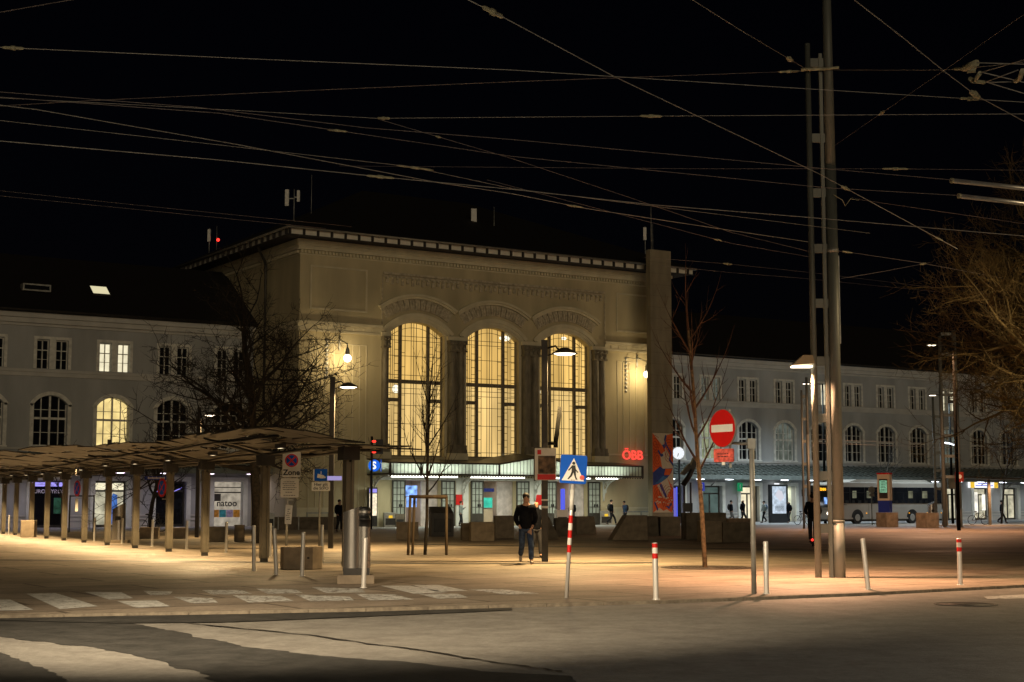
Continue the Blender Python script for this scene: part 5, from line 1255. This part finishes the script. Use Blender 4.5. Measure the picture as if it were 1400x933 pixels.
# street name and round no stopping signs on the shelter posts
for px, py, Yk, lb_ in ((105.5, 668, 63.8, 'left of the leaning bin'), (221.5, 667, 53.8, 'below the street name plate')):
    p = AT(px, py, Yk - .3)
    t = thing('no_stopping_disc', f'round red and blue no stopping sign on a shelter post {lb_}', 'traffic sign', p, math.radians(-52))
    MB().disc((0, 0), .33, -.01, .01, 28).build('red_ring', SIGNR, t); MB().disc((0, 0), .25, -.015, -.0105, 28).build('blue_disc', SIGNB, t)
    m_ = MB()
    for q in (-1, 1): m_.prism([(-.2 * q - .03, -.17), (-.2 * q + .03, -.19), (.2 * q + .03, .17), (.2 * q - .03, .19)], -.02 - .001 * q, -.0155)
    m_.build('red_cross', SIGNR, t); m_ = MB(); m_.box(.0, .4, .012, .05, .1, .14); m_.box(0, .4, .012, .05, -.42, -.38); m_.build('clamp', GALV, t)
    if px < 150: MB().box(-.13, .13, -.01, .01, -.95, -.42).build('lower_plate', SIGNW, t)
p = AT(214, 654, 54.6)
t = thing('street_name_plate', 'dark blue street name plate on a shelter post', 'sign', p, .1)
m_ = MB(); m_.box(-.42, .42, -.01, .01, -.06, .07); pl_ = m_.build('plate', SIGNI, t); m_ = MB()
for k in range(13): m_.box(-.3 + k * .047, -.3 + k * .047 + .03, -.014, -.0105, -.025, .03 if k % 3 else .045)
m_.build('small_print', SIGNW, pl_)
p = AT(456, 654.5, 50)
t = thing('street_name_plate', 'lilac lit long name plate behind the camera notice', 'sign', p, .1)
MB().box(-.3, .27, -.03, .03, -.06, .08).build('plate', EM('lilac_plate', (.62, .52, 1.), .55), t)
# clock
p = AT(929.5, 690, 119); p.z = 0
t = thing('station_clock', 'round glowing station clock partly behind the concrete tower', 'clock', p, .15)
k_ = p.y / 2092; Z = lambda y: H + (688.5 - y) * k_
MB().tube([(0, 0, 0), (0, 0, Z(629))], .09, 8).build('pole', BLACKM, t)
m_ = MB(); m_.disc((-.10, Z(620)), .50, -.12, .12, 32); m_.build('case', GALV, t); m_ = MB(); m_.disc((-.10, Z(620)), .475, -.135, -.121, 32); fc = m_.build('dial', CLOCKF, t)
m_ = MB()
for a, l in ((3.45, .30), (3.25, .20)): m_.prism([(-.10 - .02 * math.cos(a), Z(620) + .02 * math.sin(a)), (-.10 + l * math.sin(a) - .012, Z(620) + l * math.cos(a)), (-.10 + l * math.sin(a) + .012, Z(620) + l * math.cos(a)), (-.10 + .02 * math.cos(a), Z(620) - .02 * math.sin(a))], -.142, -.136)
for k in range(12):
    a = k * PI / 6; m_.box(-.10 + .42 * math.sin(a) - .014, -.10 + .42 * math.sin(a) + .014, -.139, -.1355, Z(620) + .42 * math.cos(a) - .014, Z(620) + .42 * math.cos(a) + .014)
m_.build('clock_hand', SIGNK, fc)
# dark tilted spotlight on its own post by the tower
p = G(940, 726)
t = thing('floodlight_post', 'dark post with tilted black floodlights right of the mural tower', 'floodlight', p, .1)
k_ = p.y / 2092; Z = lambda y: H + (688.5 - y) * k_; X = lambda x: (x - 940) * k_
m_ = MB(); m_.tube([(X(936), 0, 0), (X(936), 0, Z(662))], .06, 8); m_.tube([(X(945), 0, 0), (X(945), 0, Z(660))], .06, 8); m_.box(X(934), X(947), -.1, .1, Z(700), Z(688)); m_.build('post', BLACKM, t)
m_ = MB(); m_.tube([(X(934), -.05, Z(664)), (X(944), -.05, Z(650)), (X(953), -.05, Z(629))], [.16, .15, .13], 8); m_.build('lamp_body', BLACKM, t)
m_ = MB(); m_.prism([(X(931), Z(648)), (X(943), Z(634)), (X(946), Z(640)), (X(936), Z(650))], -.25, .2); m_.prism([(X(944), Z(640)), (X(949), Z(626)), (X(955), Z(630)), (X(949), Z(645))], -.2, .25); m_.build('lamp_shield', DARKM, t)
# poster board, timetable pillar
s_, z_ = FAC(1064, 690, 1.5)
t = thing('advert_case', 'upright lit advert case between two doorways of the right wing', 'advert case', L2W(s_, 1.5), TH)
m_ = MB(); m_.box(-.95, .95, -.12, .12, .0, 3.05); m_.build('case', BLACKM, t); MB().box(-.72, .72, -.14, -.121, .75, 2.9).build('poster', ADLIT, t)
MB().prism([(-.45, 2.2), (-.1, 2.65), (.3, 2.5), (.5, 2.0), (.1, 1.7)], -.146, -.141).build('poster_art', EM('advert_pale', (.9, .9, 1.), .75), t); lines(t, -.5, .5, [1.3, 1.2, 1.1, 1.0], -.141, hgt=.05, seed=22)
p = G(1209, 719)
t = thing('timetable_pillar', 'tall cream timetable pillar with red cap and green screen before the bus', 'pillar', p, -.5)
m_ = MB(); m_.box(-.42, .42, 0, .75, 1.75, 3.6); m_.box(-.42, .42, .03, .72, 0.02, .1); m_.build('body', CREAM, t); MB().box(-.44, .44, -.02, .77, 3.58, 3.68).build('cap', SIGNR, t); MB().box(-.40, .40, .02, .72, .1, 1.75).build('base', SIGNI, t)
m_ = MB(); m_.box(-.30, .30, -.014, -.002, 1.9, 3.25); m_.build('screen_frame', DARKM, t); MB().box(-.26, .26, -.024, -.016, 2.3, 3.15).build('screen', EM('timetable_screen', (.35, .75, .45), .5, .35, 7.), t)
lines(t, -.2, .2, [2.4 + .11 * k for k in range(7)], -.0245, hgt=.04, seed=31)
p = G(1201, 718)
t = thing('stop_flag', 'round bus stop sign seen from behind in front of the bus', 'sign', p, .2)
k_ = p.y / 2092; Z = lambda y: H + (688.5 - y) * k_
MB().tube([(-1.6 * .3, 0, 0), (-1.6 * .3, 0, Z(668))], .04, 8).build('pole', POST, t); m_ = MB(); m_.disc((-.48, Z(670)), .25, -.06, -.03, 20); m_.box(-.68, -.28, -.06, -.03, Z(679), Z(675)); m_.build('plate', POST, t)
# ticket cabinets and bins near the entrance
def cabinet(px, py, w_, d, h, label, mat, name='ticket_cabinet', slant=0, extra=None):
    p = G(px, py); t = thing(name, label, 'cabinet', p, .2)
    m_ = MB(); m_.prism([(0, 0), (d, 0), (d, h), (0, h - slant)], -w_ / 2, w_ / 2, 'yz'); m_.build('case', mat, t, .01)
    m_ = MB(); m_.box(-w_ * .4, w_ * .4, -.012, -.002, h * .15, h * .6); m_.build('door', DARKM, t)
    if extra: MB().box(-w_ * .15, w_ * .15, -.02, -.013, h * .62, h * .8).build('label_plate', extra, t)
cabinet(534, 721, .85, .7, .95, 'grey cabinet with a yellow label left of the entrance', GALV, extra=YELLIT)
cabinet(547, 721, .6, .7, .85, 'brown cabinet beside the grey one left of the entrance', CONCD)
cabinet(605, 734, 1.05, .9, 1.4, 'dark sloping kiosk between the tree stakes and the doors', M('kiosk_grey', (.10, .095, .085), .6), 'kiosk_box', .3)
cabinet(367, 722, .75, .6, .95, 'grey utility cabinet by the wall behind the shelter', GALV, 'utility_cabinet')
cabinet(829, 718, .9, .5, 1., 'recycling bins with yellow and red labels at the end of the hall', GALV, 'recycling_bin', extra=YELLIT)
cabinet(769, 722, .75, .7, 1.15, 'steel waste bin in front of the orange lit doorway', STEEL, 'waste_bin')
# wall strip of low barrier left of the entrance
p = AT(415, 690, 91); p.z = 0
t = thing('low_wall', 'long low dark wall in front of the left part of the hall', 'wall', p, .1)
m_ = MB(); m_.box(-1.7, 2.6, 0, .35, 0, .75); m_.build('wall', CONCD, t); m_ = MB()
for k in range(4): m_.box(-1.5 + k * 1.2, -1.44 + k * 1.2, -.06, 0, 0, .8)
m_.build('steel_post', GALV, t)

# ------------------------------------------------------------------ trees
def grow(mb, p, d, L, r, lev, rr, prm, tw):
    n = 4 if lev < 2 else 3
    pts = [p.copy()]; rad = [r]; dirs = []
    for i in range(n):
        d = (d + Vector((rr.gauss(0, 1), rr.gauss(0, 1), rr.gauss(0, 1))) * prm['wob'] * (1. if lev else prm.get('w0', 1.)) + Vector((0, 0, prm['up'] * (1 if lev else .0)))).normalized()
        p = p + d * (L / n); pts.append(p.copy()); dirs.append(d); rad.append(r * (1 - (i + 1) / n * (.55 if lev else .45)))
    (mb if lev < tw[1] else tw[0]).tube(pts, rad, 7 if lev == 0 else (5 if lev < 2 else 3), lev == 0)
    if lev >= prm['lev']: return
    nb = prm['nb'][min(lev, len(prm['nb']) - 1)]
    for k in range(nb):
        f = prm['from'] + (1 - prm['from']) * (k + rr.random()) / nb if lev == 0 else .25 + .75 * (k + rr.random()) / nb
        i = min(n - 1, int(f * n)); q = pts[i].lerp(pts[i + 1], f * n - i); dd = dirs[i]
        a = dd.orthogonal().normalized(); a.rotate(Matrix.Rotation(rr.uniform(0, 2 * PI) if lev else k * 2.4 + rr.uniform(-.4, .4), 3, dd))
        sp = prm['spread'] * rr.uniform(.7, 1.25)
        nd = (dd * math.cos(sp) + a * math.sin(sp)).normalized()
        lf = prm['ratio'] * rr.uniform(.7, 1.15) * (1.15 - .55 * f if lev == 0 else 1)
        grow(mb, q, nd, L * lf if lev else prm['limb'] * rr.uniform(.75, 1.15) * (1.15 - .5 * f), max(prm['rmin'], rad[i] * prm.get('rr', .64)), lev + 1, rr, prm, tw)
    grow(mb, pts[-1], dirs[-1], L * .6 if lev else prm['limb'] * .8, rad[-1], lev + 1, rr, prm, tw)
def tree(loc, label, seed, h, r, prm, bark, twig, name='bare_tree'):
    t = thing(name, label, 'tree', loc)
    a, b = MB(), MB()
    grow(a, Vector((0, 0, -.1)), Vector((0, 0, 1)), h, r, 0, random.Random(seed), prm, (b, 1))
    a.build('trunk', bark, t); b.build('crown', twig, t)
    return t
tree(G(352, 743), 'big bare dark tree rising behind the bus shelter before the left wing', 5, 6.3, .23, dict(wob=.14, w0=.15, up=.05, rr=.62, lev=5, nb=[14, 5, 4, 3, 3], spread=1.05, ratio=.60, limb=3.5, rmin=.011, **{'from': .42}), BARK, TWIGD)
tree(G(207, 724), 'smaller bare dark tree beside the bright arched window', 9, 3.4, .16, dict(wob=.13, up=.08, lev=4, nb=[7, 4, 4, 3], spread=.75, ratio=.62, limb=2.6, rmin=.012, **{'from': .55}), BARK, TWIGD)
t = tree(G(90, 728), 'small thin tree in a guard frame before the gyros shop', 12, 2.8, .06, dict(wob=.1, up=.05, lev=3, nb=[5, 3, 2], spread=.7, ratio=.6, limb=1.2, rmin=.012, **{'from': .6}), BARK, TWIGD)
m_ = MB(); m_.tube([(.2, -.1, 0), (.2, -.1, 2.0)], .04, 6); m_.tube([(1.5, -.1, 0), (1.5, -.1, 2.0)], .04, 6); m_.tube([(.2, -.1, 1.95), (1.5, -.1, 1.95)], .04, 6); m_.build('guard_frame', DARKM, t)
t = tree(G(581, 759), 'young bare tree held by a frame of wooden stakes before the left arched window', 21, 5.0, .055, dict(wob=.05, up=.10, lev=3, nb=[11, 4, 2], spread=.62, ratio=.5, limb=1.35, rmin=.007, **{'from': .36}), BARK, TWIGD, 'young_tree')
st = MB(); tb_ = Vector(t.location); k_ = tb_.y / 2092
for x in (558.5, 563.5, 610.5): st.tube([((x - 581) * k_, .12 if x == 563.5 else -.15, 0), ((x - 581 + (2.5 if x < 600 else 0)) * k_, .1 if x == 563.5 else -.15, 1.78)], .042, 8)
st.tube([(-.48, -.16, 1.76), (.68, -.16, 1.76)], .05, 6); st.tube([(-.42, .1, 1.74), (.66, -.12, 1.72)], .04, 6); st.build('stake_frame', WOOD, t)
t = tree(G(964, 776), 'young tree with a pale lit trunk and round grate beside the no entry sign', 33, 5.9, .062, dict(wob=.035, up=.10, lev=3, nb=[11, 3, 2], spread=.72, ratio=.5, limb=1.35, rmin=.007, **{'from': .38}), BARKL, M('reddish_twig', (.10, .05, .03), .85, var=.2), 'young_tree')
p = G(968, 776.5)
g_ = thing('tree_grate', 'round cast grate in the paving at the foot of the young tree', 'tree grate', (p.x, p.y, 0))
m_ = MB()
for r_ in (.28, .42, .56, .70, .84, .98, 1.10): m_.lathe([(r_ - .045, .004), (r_ - .045, .012), (r_ + .045, .012), (r_ + .045, .004)], 36, smooth=False)
for k in range(16): a = k * PI / 8; m_.add([(.25 * math.cos(a - .1), .25 * math.sin(a - .1), .014), (1.12 * math.cos(a - .03), 1.12 * math.sin(a - .03), .014), (1.12 * math.cos(a + .03), 1.12 * math.sin(a + .03), .014), (.25 * math.cos(a + .1), .25 * math.sin(a + .1), .014)], [(0, 1, 2, 3)])
m_.build('grate_ring', M('cast_iron', (.09, .07, .055), .6, .3), g_); MB().lathe([(.27, .006), (1.14, .006)], 36, smooth=False).build('pit', M('grate_pit', (.05, .04, .03), .95), g_)
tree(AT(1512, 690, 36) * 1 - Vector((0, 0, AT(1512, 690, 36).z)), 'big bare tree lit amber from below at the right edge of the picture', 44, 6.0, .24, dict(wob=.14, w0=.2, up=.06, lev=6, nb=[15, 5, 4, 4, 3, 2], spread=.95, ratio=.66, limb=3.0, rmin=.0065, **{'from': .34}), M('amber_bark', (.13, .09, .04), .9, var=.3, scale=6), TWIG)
p = AT(1206, 690, 124); p.z = 0
tree(p, 'thin bare tree standing behind the bus before the right wing', 51, 5.0, .06, dict(wob=.1, up=.1, lev=3, nb=[6, 3, 2], spread=.6, ratio=.55, limb=1.8, rmin=.014, **{'from': .6}), BARK, TWIGD)
p = AT(1368, 690, 118); p.z = 0
tree(p, 'slim bare tree before the lit snack shop at the right', 57, 6.8, .09, dict(wob=.1, up=.1, lev=4, nb=[8, 4, 3], spread=.7, ratio=.55, limb=2.4, rmin=.014, **{'from': .5}), BARK, TWIGD)

# ------------------------------------------------------------------ bus
bp_ = G(1137, 717)
t = thing('coach_bus', 'white single deck bus with orange destination display waiting before the right wing', 'bus', bp_, TH)
BL, BW, BH = 12.6, 2.5, 3.15                   # local x along the side, y across, front at x=0
side = [(0.12, .34), (BL - .1, .34), (BL, .8), (BL - .05, 2.9), (BL - .3, BH), (.55, BH), (.22, 2.95), (.05, 1.3), (0.02, .7)]
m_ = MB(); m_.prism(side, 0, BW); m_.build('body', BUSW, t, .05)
m_ = MB(); m_.prism([(.5, 1.55), (BL - .25, 1.55), (BL - .3, 2.78), (.55, 2.78)], -.014, -.002); wn = m_.build('side_glazing', GLASS, t)
m_ = MB()
for k in range(7): m_.box(1.9 + k * 1.55, 1.98 + k * 1.55, -.02, -.0145, 1.55, 2.78)
m_.box(.5, BL - .3, -.02, -.0145, 2.35, 2.38); m_.build('window_bar', BLACKM, wn)
m_ = MB(); rr = random.Random(3)
for k in range(7):
    x = 2.2 + k * 1.5; 
    if k in (0, 1, 4, 5): m_.box(x, x + rr.uniform(.3, .8), -.018, -.0146, 1.95, 2.5)
m_.build('lit_interior', EM('bus_interior', (.85, .85, .55), .16, .5, 2.), wn)
m_ = MB(); 
for k in range(16): m_.ball((1.6 + k * .66, .25, 1.55), .2, 8, (.8, .6, 1.)) if False else m_.prism([(1.45 + k * .66, 1.56), (1.80 + k * .66, 1.56), (1.78 + k * .66, 1.78), (1.48 + k * .66, 1.78)], -.0175, -.0147)
m_.build('seat_row', BLACKM, wn)
m_ = MB(); a_ = [(.045, .1, 1.25), (.045, BW - .1, 1.25), (.215, BW - .12, 2.88), (.215, .12, 2.88)]; m_.add([(x - .012, y, z) for x, y, z in a_] + [(x + .02, y, z) for x, y, z in a_], [(0, 1, 2, 3), (4, 5, 6, 7), (0, 1, 5, 4), (1, 2, 6, 5), (2, 3, 7, 6), (3, 0, 4, 7)]); m_.build('windscreen', GLASS, t)
MB().box(.10, .16, .25, BW - .25, 2.44, 2.84).build('destination_box', BLACKM, t)
tx = text('destination_text', 'Mattsee', .40, AMBER, t, (.088, BW / 2, 2.64), rot=(PI / 2, 0, -PI / 2), ext=.004, bold=.012)
m_ = MB(); m_.box(.055, .09, .5, .8, 1.5, 2.0); m_.box(.07, .10, 1.5, 1.65, 1.4, 2.2); m_.build('windscreen_sticker', BLUEW, t)
for y in (.32, BW - .32):
    MB().ball((.02, y, .80), .15, 12, (.4, 1.2, .8)).build('headlight', HEADL, t)
for k in (.5, 3.6, 6.9, 8.2, 10.2, 11.8): MB().box(k, k + .1, -.016, -.002, .78, .84).build('side_marker', AMBER, t)
for y in (-.25, BW + .25):
    m_ = MB(); m_.tube([(.3, .1 if y < 0 else BW - .1, 2.95), (-.15, y, 2.9), (-.22, y, 2.6)], .035, 6); m_.box(-.28, -.16, y - .1, y + .1, 2.1, 2.6); m_.build('mirror', BLACKM, t)
for x in (2.7, 8.6):
    for y in (.15, BW - .15):
        m_ = MB(); 
        m_.tube([(x, y - .16, .48), (x, y + .16, .48)], .48, 24); wl = m_.build('wheel', RUBBER, t)
        m_ = MB(); m_.tube([(x, y - .17, .48), (x, y + .17, .48)], .26, 18); m_.build('rim', GALV, wl)
m_ = MB()
for x in (2.7, 8.6): m_.prism([(x + .62 * math.cos(a), max(.34, .48 + .62 * math.sin(a))) for a in [PI * i / 14 for i in range(15)]], -.006, -.001)
m_.build('wheel_arch', BLACKM, t)
m_ = MB(); m_.box(.6, BL - .4, .1, BW - .1, .2, .34); m_.build('underbody', BLACKM, t)
m_ = MB(); m_.prism([(2.2, BH), (BL - 1.5, BH), (BL - 2., BH + .22), (3.0, BH + .22)], .35, BW - .35); m_.build('roof_pod', BUSW, t)
m_ = MB(); m_.prism([(.25, 1.54), (1.6, 1.42), (1.55, 1.46), (.3, 1.62)], -.02, -.0145); m_.box(.9, .92, -.004, 0, .4, 1.5); m_.box(3.9, 3.92, -.004, 0, .4, 1.5); m_.box(6.2, 6.22, -.004, 0, .4, 1.5); m_.build('panel_seam', DARKM, t)

# ------------------------------------------------------------------ bicycles
def bike(px, py, Y, label, rz):
    p = AT(px, py, Y); p.z = 0
    t = thing('bicycle', label, 'bicycle', p, rz)
    for x in (-.52, .52):
        m_ = MB(); m_.tube([(x + .33 * math.cos(a), 0, .34 + .33 * math.sin(a)) for a in [2 * PI * i / 20 for i in range(21)]], .022, 5); wl = m_.build('wheel', RUBBER, t)
        m_ = MB()
        for k in range(8): a = k * PI / 4; m_.tube([(x, 0, .34), (x + .32 * math.cos(a), 0, .34 + .32 * math.sin(a))], .005, 3)
        m_.build('spokes', GALV, wl)
    m_ = MB()
    for a, b in (((-.52, .34), (-.18, .82)), ((-.18, .82), (.38, .86)), ((-.05, .34), (.38, .80)), ((-.52, .34), (-.05, .34)), ((-.05, .34), (-.2, .92)), ((.52, .34), (.36, .95))): m_.tube([(a[0], 0, a[1]), (b[0], 0, b[1])], .02, 6)
    m_.build('frame', DARKM, t)
    m_ = MB(); m_.tube([(.3, -.26, 1.02), (.38, -.1, 1.0), (.38, .1, 1.0), (.3, .26, 1.02)], .018, 6); m_.build('handlebar', BLACKM, t)
    m_ = MB(); m_.ball((-.22, 0, .95), .12, 10, (1.1, .6, .4)); m_.build('saddle', BLACKM, t)
bike(207, 715, 84, 'dark bicycle parked before the doorway left of the street name plate', .35)
bike(1338, 712, 112, 'pale lit bicycle parked between the shelter posts at the right', .2)
bike(999, 712, 121, 'bicycle parked left of the bus front', .5) if False else bike(1098, 712, 112, 'bicycle partly hidden behind the scooter rider', .5)

# ------------------------------------------------------------------ people
def skin_mesh(name, verts, edges, mats, parent, sub=1):
    """verts: (x, y, z, radius)"""
    me = bpy.data.meshes.new(name); me.from_pydata([v[:3] for v in verts], edges, [])
    o = bpy.data.objects.new(name, me); COL.objects.link(o)
    sk = o.modifiers.new('skin', 'SKIN'); sk.use_smooth_shade = True
    for i, v in enumerate(verts):
        r = v[3]; me.skin_vertices[0].data[i].radius = (r, r) if not isinstance(r, tuple) else r
    me.skin_vertices[0].data[0].use_root = True
    s_ = o.modifiers.new('sub', 'SUBSURF'); s_.levels = sub; s_.render_levels = sub
    bpy.context.view_layer.update()
    nm = bpy.data.meshes.new_from_object(o.evaluated_get(bpy.context.evaluated_depsgraph_get()))
    bpy.data.objects.remove(o); bpy.data.meshes.remove(me)
    nm.name = name; nm.materials.clear(); nm.materials.append(mats)
    for pz in nm.polygons: pz.use_smooth = True; pz.material_index = 0
    ob = bpy.data.objects.new(name, nm); COL.objects.link(ob); ob.parent = parent
    return ob
def person(loc, rz, label, jacket=JACKD, trousers=TROUS, shoes=SHOED, stride=.3, h=1.75, arms='swing', hood=False, bag=None, lean=.0, hairm=HAIR, detail=False, sitfwd=0):
    """local -y is the way the person looks"""
    t = thing('person', label, 'person', loc, rz)
    k = h / 1.75
    S = lambda p: (p[0] * k, p[1] * k, p[2] * k, p[3] * k if not isinstance(p[3], tuple) else (p[3][0] * k, p[3][1] * k))
    f = stride
    ly = lambda z: -lean * (z - .92)           # torso leaning forward
    # joints: left leg forward (-y), right leg back
    hipL, hipR = (.095, ly(.92), .90), (-.095, ly(.92), .90)
    kneL, kneR = (.10, -f * .62, .50), (-.095, f * .12 - .05 * (f > 0), .49)
    ankL, ankR = (.10, -f * .85, .09), (-.095, f * .95, .10 + .10 * (f > .15))
    toeL, toeR = (.115, -f * .85 - .17, .04), (-.11, f * .95 - .16, .035 + .02 * (f > .15))
    shL, shR = (.19, ly(1.42), 1.42), (-.19, ly(1.42), 1.42)
    if arms == 'pockets': elL, elR, waL, waR = (.262, .06 + ly(1.13), 1.12), (-.262, .06 + ly(1.13), 1.12), (.16, -.05, .93), (-.16, -.05, .93)
    elif arms == 'phone': elL, elR, waL, waR = (.25, -.02 + ly(1.15), 1.14), (-.25, .02, 1.13), (.12, -.26, 1.30), (-.24, -.05, .90)
    elif arms == 'bars': elL, elR, waL, waR = (.27, -.12, 1.15), (-.27, -.12, 1.15), (.22, -.34, 1.02), (-.22, -.34, 1.02)
    else: elL, elR, waL, waR = (.25, f * .25 + ly(1.14), 1.14), (-.25, -f * .1 + ly(1.14), 1.14), (.25, f * .25 - .06, .90), (-.25, -f * .55, .93)
    hx = ly(1.63) - .02
    V = [(0, ly(.95), .95, .12), (0, ly(1.15), 1.15, .115), (0, ly(1.36), 1.36, .13), (0, ly(1.49) - .0, 1.49, .058), (0, hx, 1.56, (.062, .075)), (0, hx - .01, 1.65, (.078, .098)), (0, hx, 1.72, (.06, .075)),
         (*hipL, .085), (*kneL, .058), (*ankL, .04), (*toeL, .035), (*hipR, .085), (*kneR, .058), (*ankR, .04), (*toeR, .035),
         (*shL, .06), (*elL, .042), (*waL, .030), (*shR, .06), (*elR, .042), (*waR, .030)]
    hnd = lambda w_, e: tuple(w_[i] + (w_[i] - e[i]) * .30 for i in range(3))
    V += [(*hnd(waL, elL), .034), (*hnd(waR, elR), .034)]
    E_ = [(0, 1), (1, 2), (2, 3), (3, 4), (4, 5), (5, 6), (0, 7), (7, 8), (8, 9), (9, 10), (0, 11), (11, 12), (12, 13), (13, 14), (2, 15), (15, 16), (16, 17), (2, 18), (18, 19), (19, 20), (17, 21), (20, 22)]
    body = skin_mesh('body', [S(v) for v in V], E_, SKIN, t)
    J = [(0, ly(.78), .78, (.175, .15)), (0, ly(1.0), 1.0, (.18, .155)), (0, ly(1.2), 1.2, (.185, .16)), (0, ly(1.38), 1.38, (.18, .15)), (0, ly(1.5), 1.50, .095),
         (shL[0], shL[1], 1.40, .088), (*elL, .068), (*[waL[i] * .92 + elL[i] * .08 for i in range(3)], .056), (shR[0], shR[1], 1.40, .088), (*elR, .068), (*[waR[i] * .92 + elR[i] * .08 for i in range(3)], .056)]
    EJ = [(0, 1), (1, 2), (2, 3), (3, 4), (3, 5), (5, 6), (6, 7), (3, 8), (8, 9), (9, 10)]
    if hood: J += [(0, hx + .03, 1.58, (.10, .11)), (0, hx + .035, 1.67, (.10, .10))]; EJ += [(4, 11), (11, 12)]
    jk = skin_mesh('jacket', [S(v) for v in J], EJ, jacket, t)
    T = [(0, ly(.93), .93, (.145, .115)), (*hipL[:2], .84, .105), (*kneL, .078), (ankL[0], ankL[1], ankL[2] + .03, .066), (*hipR[:2], .84, .105), (*kneR, .078), (ankR[0], ankR[1], ankR[2] + .03, .066)]
    T[3] = (T[3][0], T[3][1], T[3][2] - .02, .072); T[6] = (T[6][0], T[6][1], T[6][2] - .02, .072)
    skin_mesh('trousers', [S(v) for v in T], [(0, 1), (1, 2), (2, 3), (0, 4), (4, 5), (5, 6)], trousers, t)
    for an, to in ((ankL, toeL), (ankR, toeR)):
        skin_mesh('shoe', [S((an[0], an[1] + .05, an[2] - .035, .048)), S((an[0], an[1] - .06, an[2] - .035, .05)), S((*to[:2], to[2] + .008, .042))], [(0, 1), (1, 2)], shoes, t)
    if not hood:
        m_ = MB(); m_.ball((0, (hx + .022) * k, 1.685 * k), .105 * k, 14, (.86, 1.0, .86)); m_.build('hair', hairm, t)
    m_ = MB()
    m_.prism([(-.018, 1.605), (.018, 1.605), (.008, 1.66), (-.008, 1.66)], hx - .135, hx - .10); m_.build('nose', SKIN, t) if not hood else None
    if detail:
        m_ = MB()
        for x in (-.033, .033): m_.ball((x * k, (hx - .105) * k, 1.655 * k), .012 * k, 8)
        m_.box(-.03, .03, hx - .112, hx - .10, 1.575, 1.583); m_.build('face_features', SIGNK, t)
        for s_ in (-1, 1):
            m_ = MB(); m_.ball((s_ * .083, hx, 1.64), .026, 8, (.5, .8, 1.3)); m_.build('ear', SKIN, t)
    if bag:
        m_ = MB(); m_.ball((0, (.17 + ly(1.25)) * k, 1.24 * k), .22 * k, 12, (.85, .6, 1.15)); bg_ = m_.build('backpack', bag, t)
    return t
def gp(px, py): return G(px, py)
person(G(719, 771.5), .10, 'man walking towards the camera in dark hooded jacket, jeans and pale shoes', JACKD, JEANS, SHOEL, .40, 1.80, 'pockets', detail=True, lean=.05)
t = person(G(733, 763), .25, 'dark clothed person with a shoulder strap close behind the walking man', JACKD, TROUS, SHOED, .22, 1.62, 'swing', True)
m_ = MB(); m_.tube([(-.12, -.18, 1.45), (-.09, -.205, 1.3), (-.06, -.21, 1.2)], .016, 5); m_.build('strap', M('amber_strap', (.25, .12, .02), .8, spec=.1), t)
m_ = MB(); m_.ball((.22, .05, 1.0), .2, 10, (.6, 1, 1)); m_.build('bag', BAGD, t)
p = G(1112, 747)
t = person((p.x, p.y, .11), PI - .25, 'rider in dark clothes on an electric scooter seen from behind left of the big mast', JACKD, TROUS, SHOED, .10, 1.78, 'bars', bag=None)
p2 = thing('electric_scooter', 'electric scooter with a glowing red tail light under the rider', 'scooter', (p.x, p.y, 0), PI - .25)
m_ = MB(); m_.box(-.08, .08, -.45, .35, .09, .13); m_.build('deck', BLACKM, p2); m_ = MB(); m_.tube([(0, -.48, .12), (0, -.40, 1.05)], .025, 8); m_.tube([(-.24, -.40, 1.05), (.24, -.40, 1.05)], .018, 6); m_.build('steering_column', BLACKM, p2)
for y in (-.52, .45):
    m_ = MB(); m_.tube([(-.025, y, .11), (.025, y, .11)], .11, 16); m_.build('wheel', RUBBER, p2)
MB().ball((0, .55, .24), .045, 10).build('tail_light', REDLED, p2)
person(G(836, 718.5), 1.35, 'dark figure striding right past the end of the hall wall', JACKD, TROUS, SHOED, .36, 1.8, 'swing', bag=BAGD)
person(G(855, 718), -1.2, 'figure in blue jacket with backpack holding a phone near the tower', JACKB, TROUS, SHOED, .18, 1.72, 'phone', bag=BAGD, lean=.12)
person(G(1000, 716), 1.3, 'dark walker with light trousers right of the teal lit doors', JACKD, M('grey_trousers', (.14, .13, .12), .8), SHOED, .25, 1.78, 'swing', bag=BAGD)
person(G(1016, 716.5), .9, 'dark hooded walker between the two number plates', JACKD, TROUS, SHOED, .26, 1.82, 'pockets', True)
person(G(1045, 715), -1.3, 'figure in grey jacket with backpack before the pale lit doors', JACKG, TROUS, SHOED, .25, 1.75, 'swing', bag=JACKB)
person(G(1079, 715.5), -.9, 'walker in long dark coat before the bright passage', JACKD, TROUS, SHOED, .22, 1.7, 'pockets', True)
person(G(1370, 716), 1.2, 'dark walker in front of the lit snack shop at the right', JACKD, TROUS, SHOED, .34, 1.78, 'pockets')
person(L2W(21.0, -.7), .4, 'person in black jacket standing in the orange lit doorway', JACKD, TROUS, SHOED, .05, 1.72, 'pockets')
person(L2W(11.5, -1.2), 1.4, 'person in pale jacket at the door behind the tree stakes', JACKG, TROUS, SHOED, .1, 1.7, 'phone')
person(AT(464, 690, 84) * 1 - Vector((0, 0, AT(464, 690, 84).z)), .9, 'dark figure half hidden behind the nearest shelter post', JACKD, TROUS, SHOED, .15, 1.75, 'pockets', bag=BAGD)
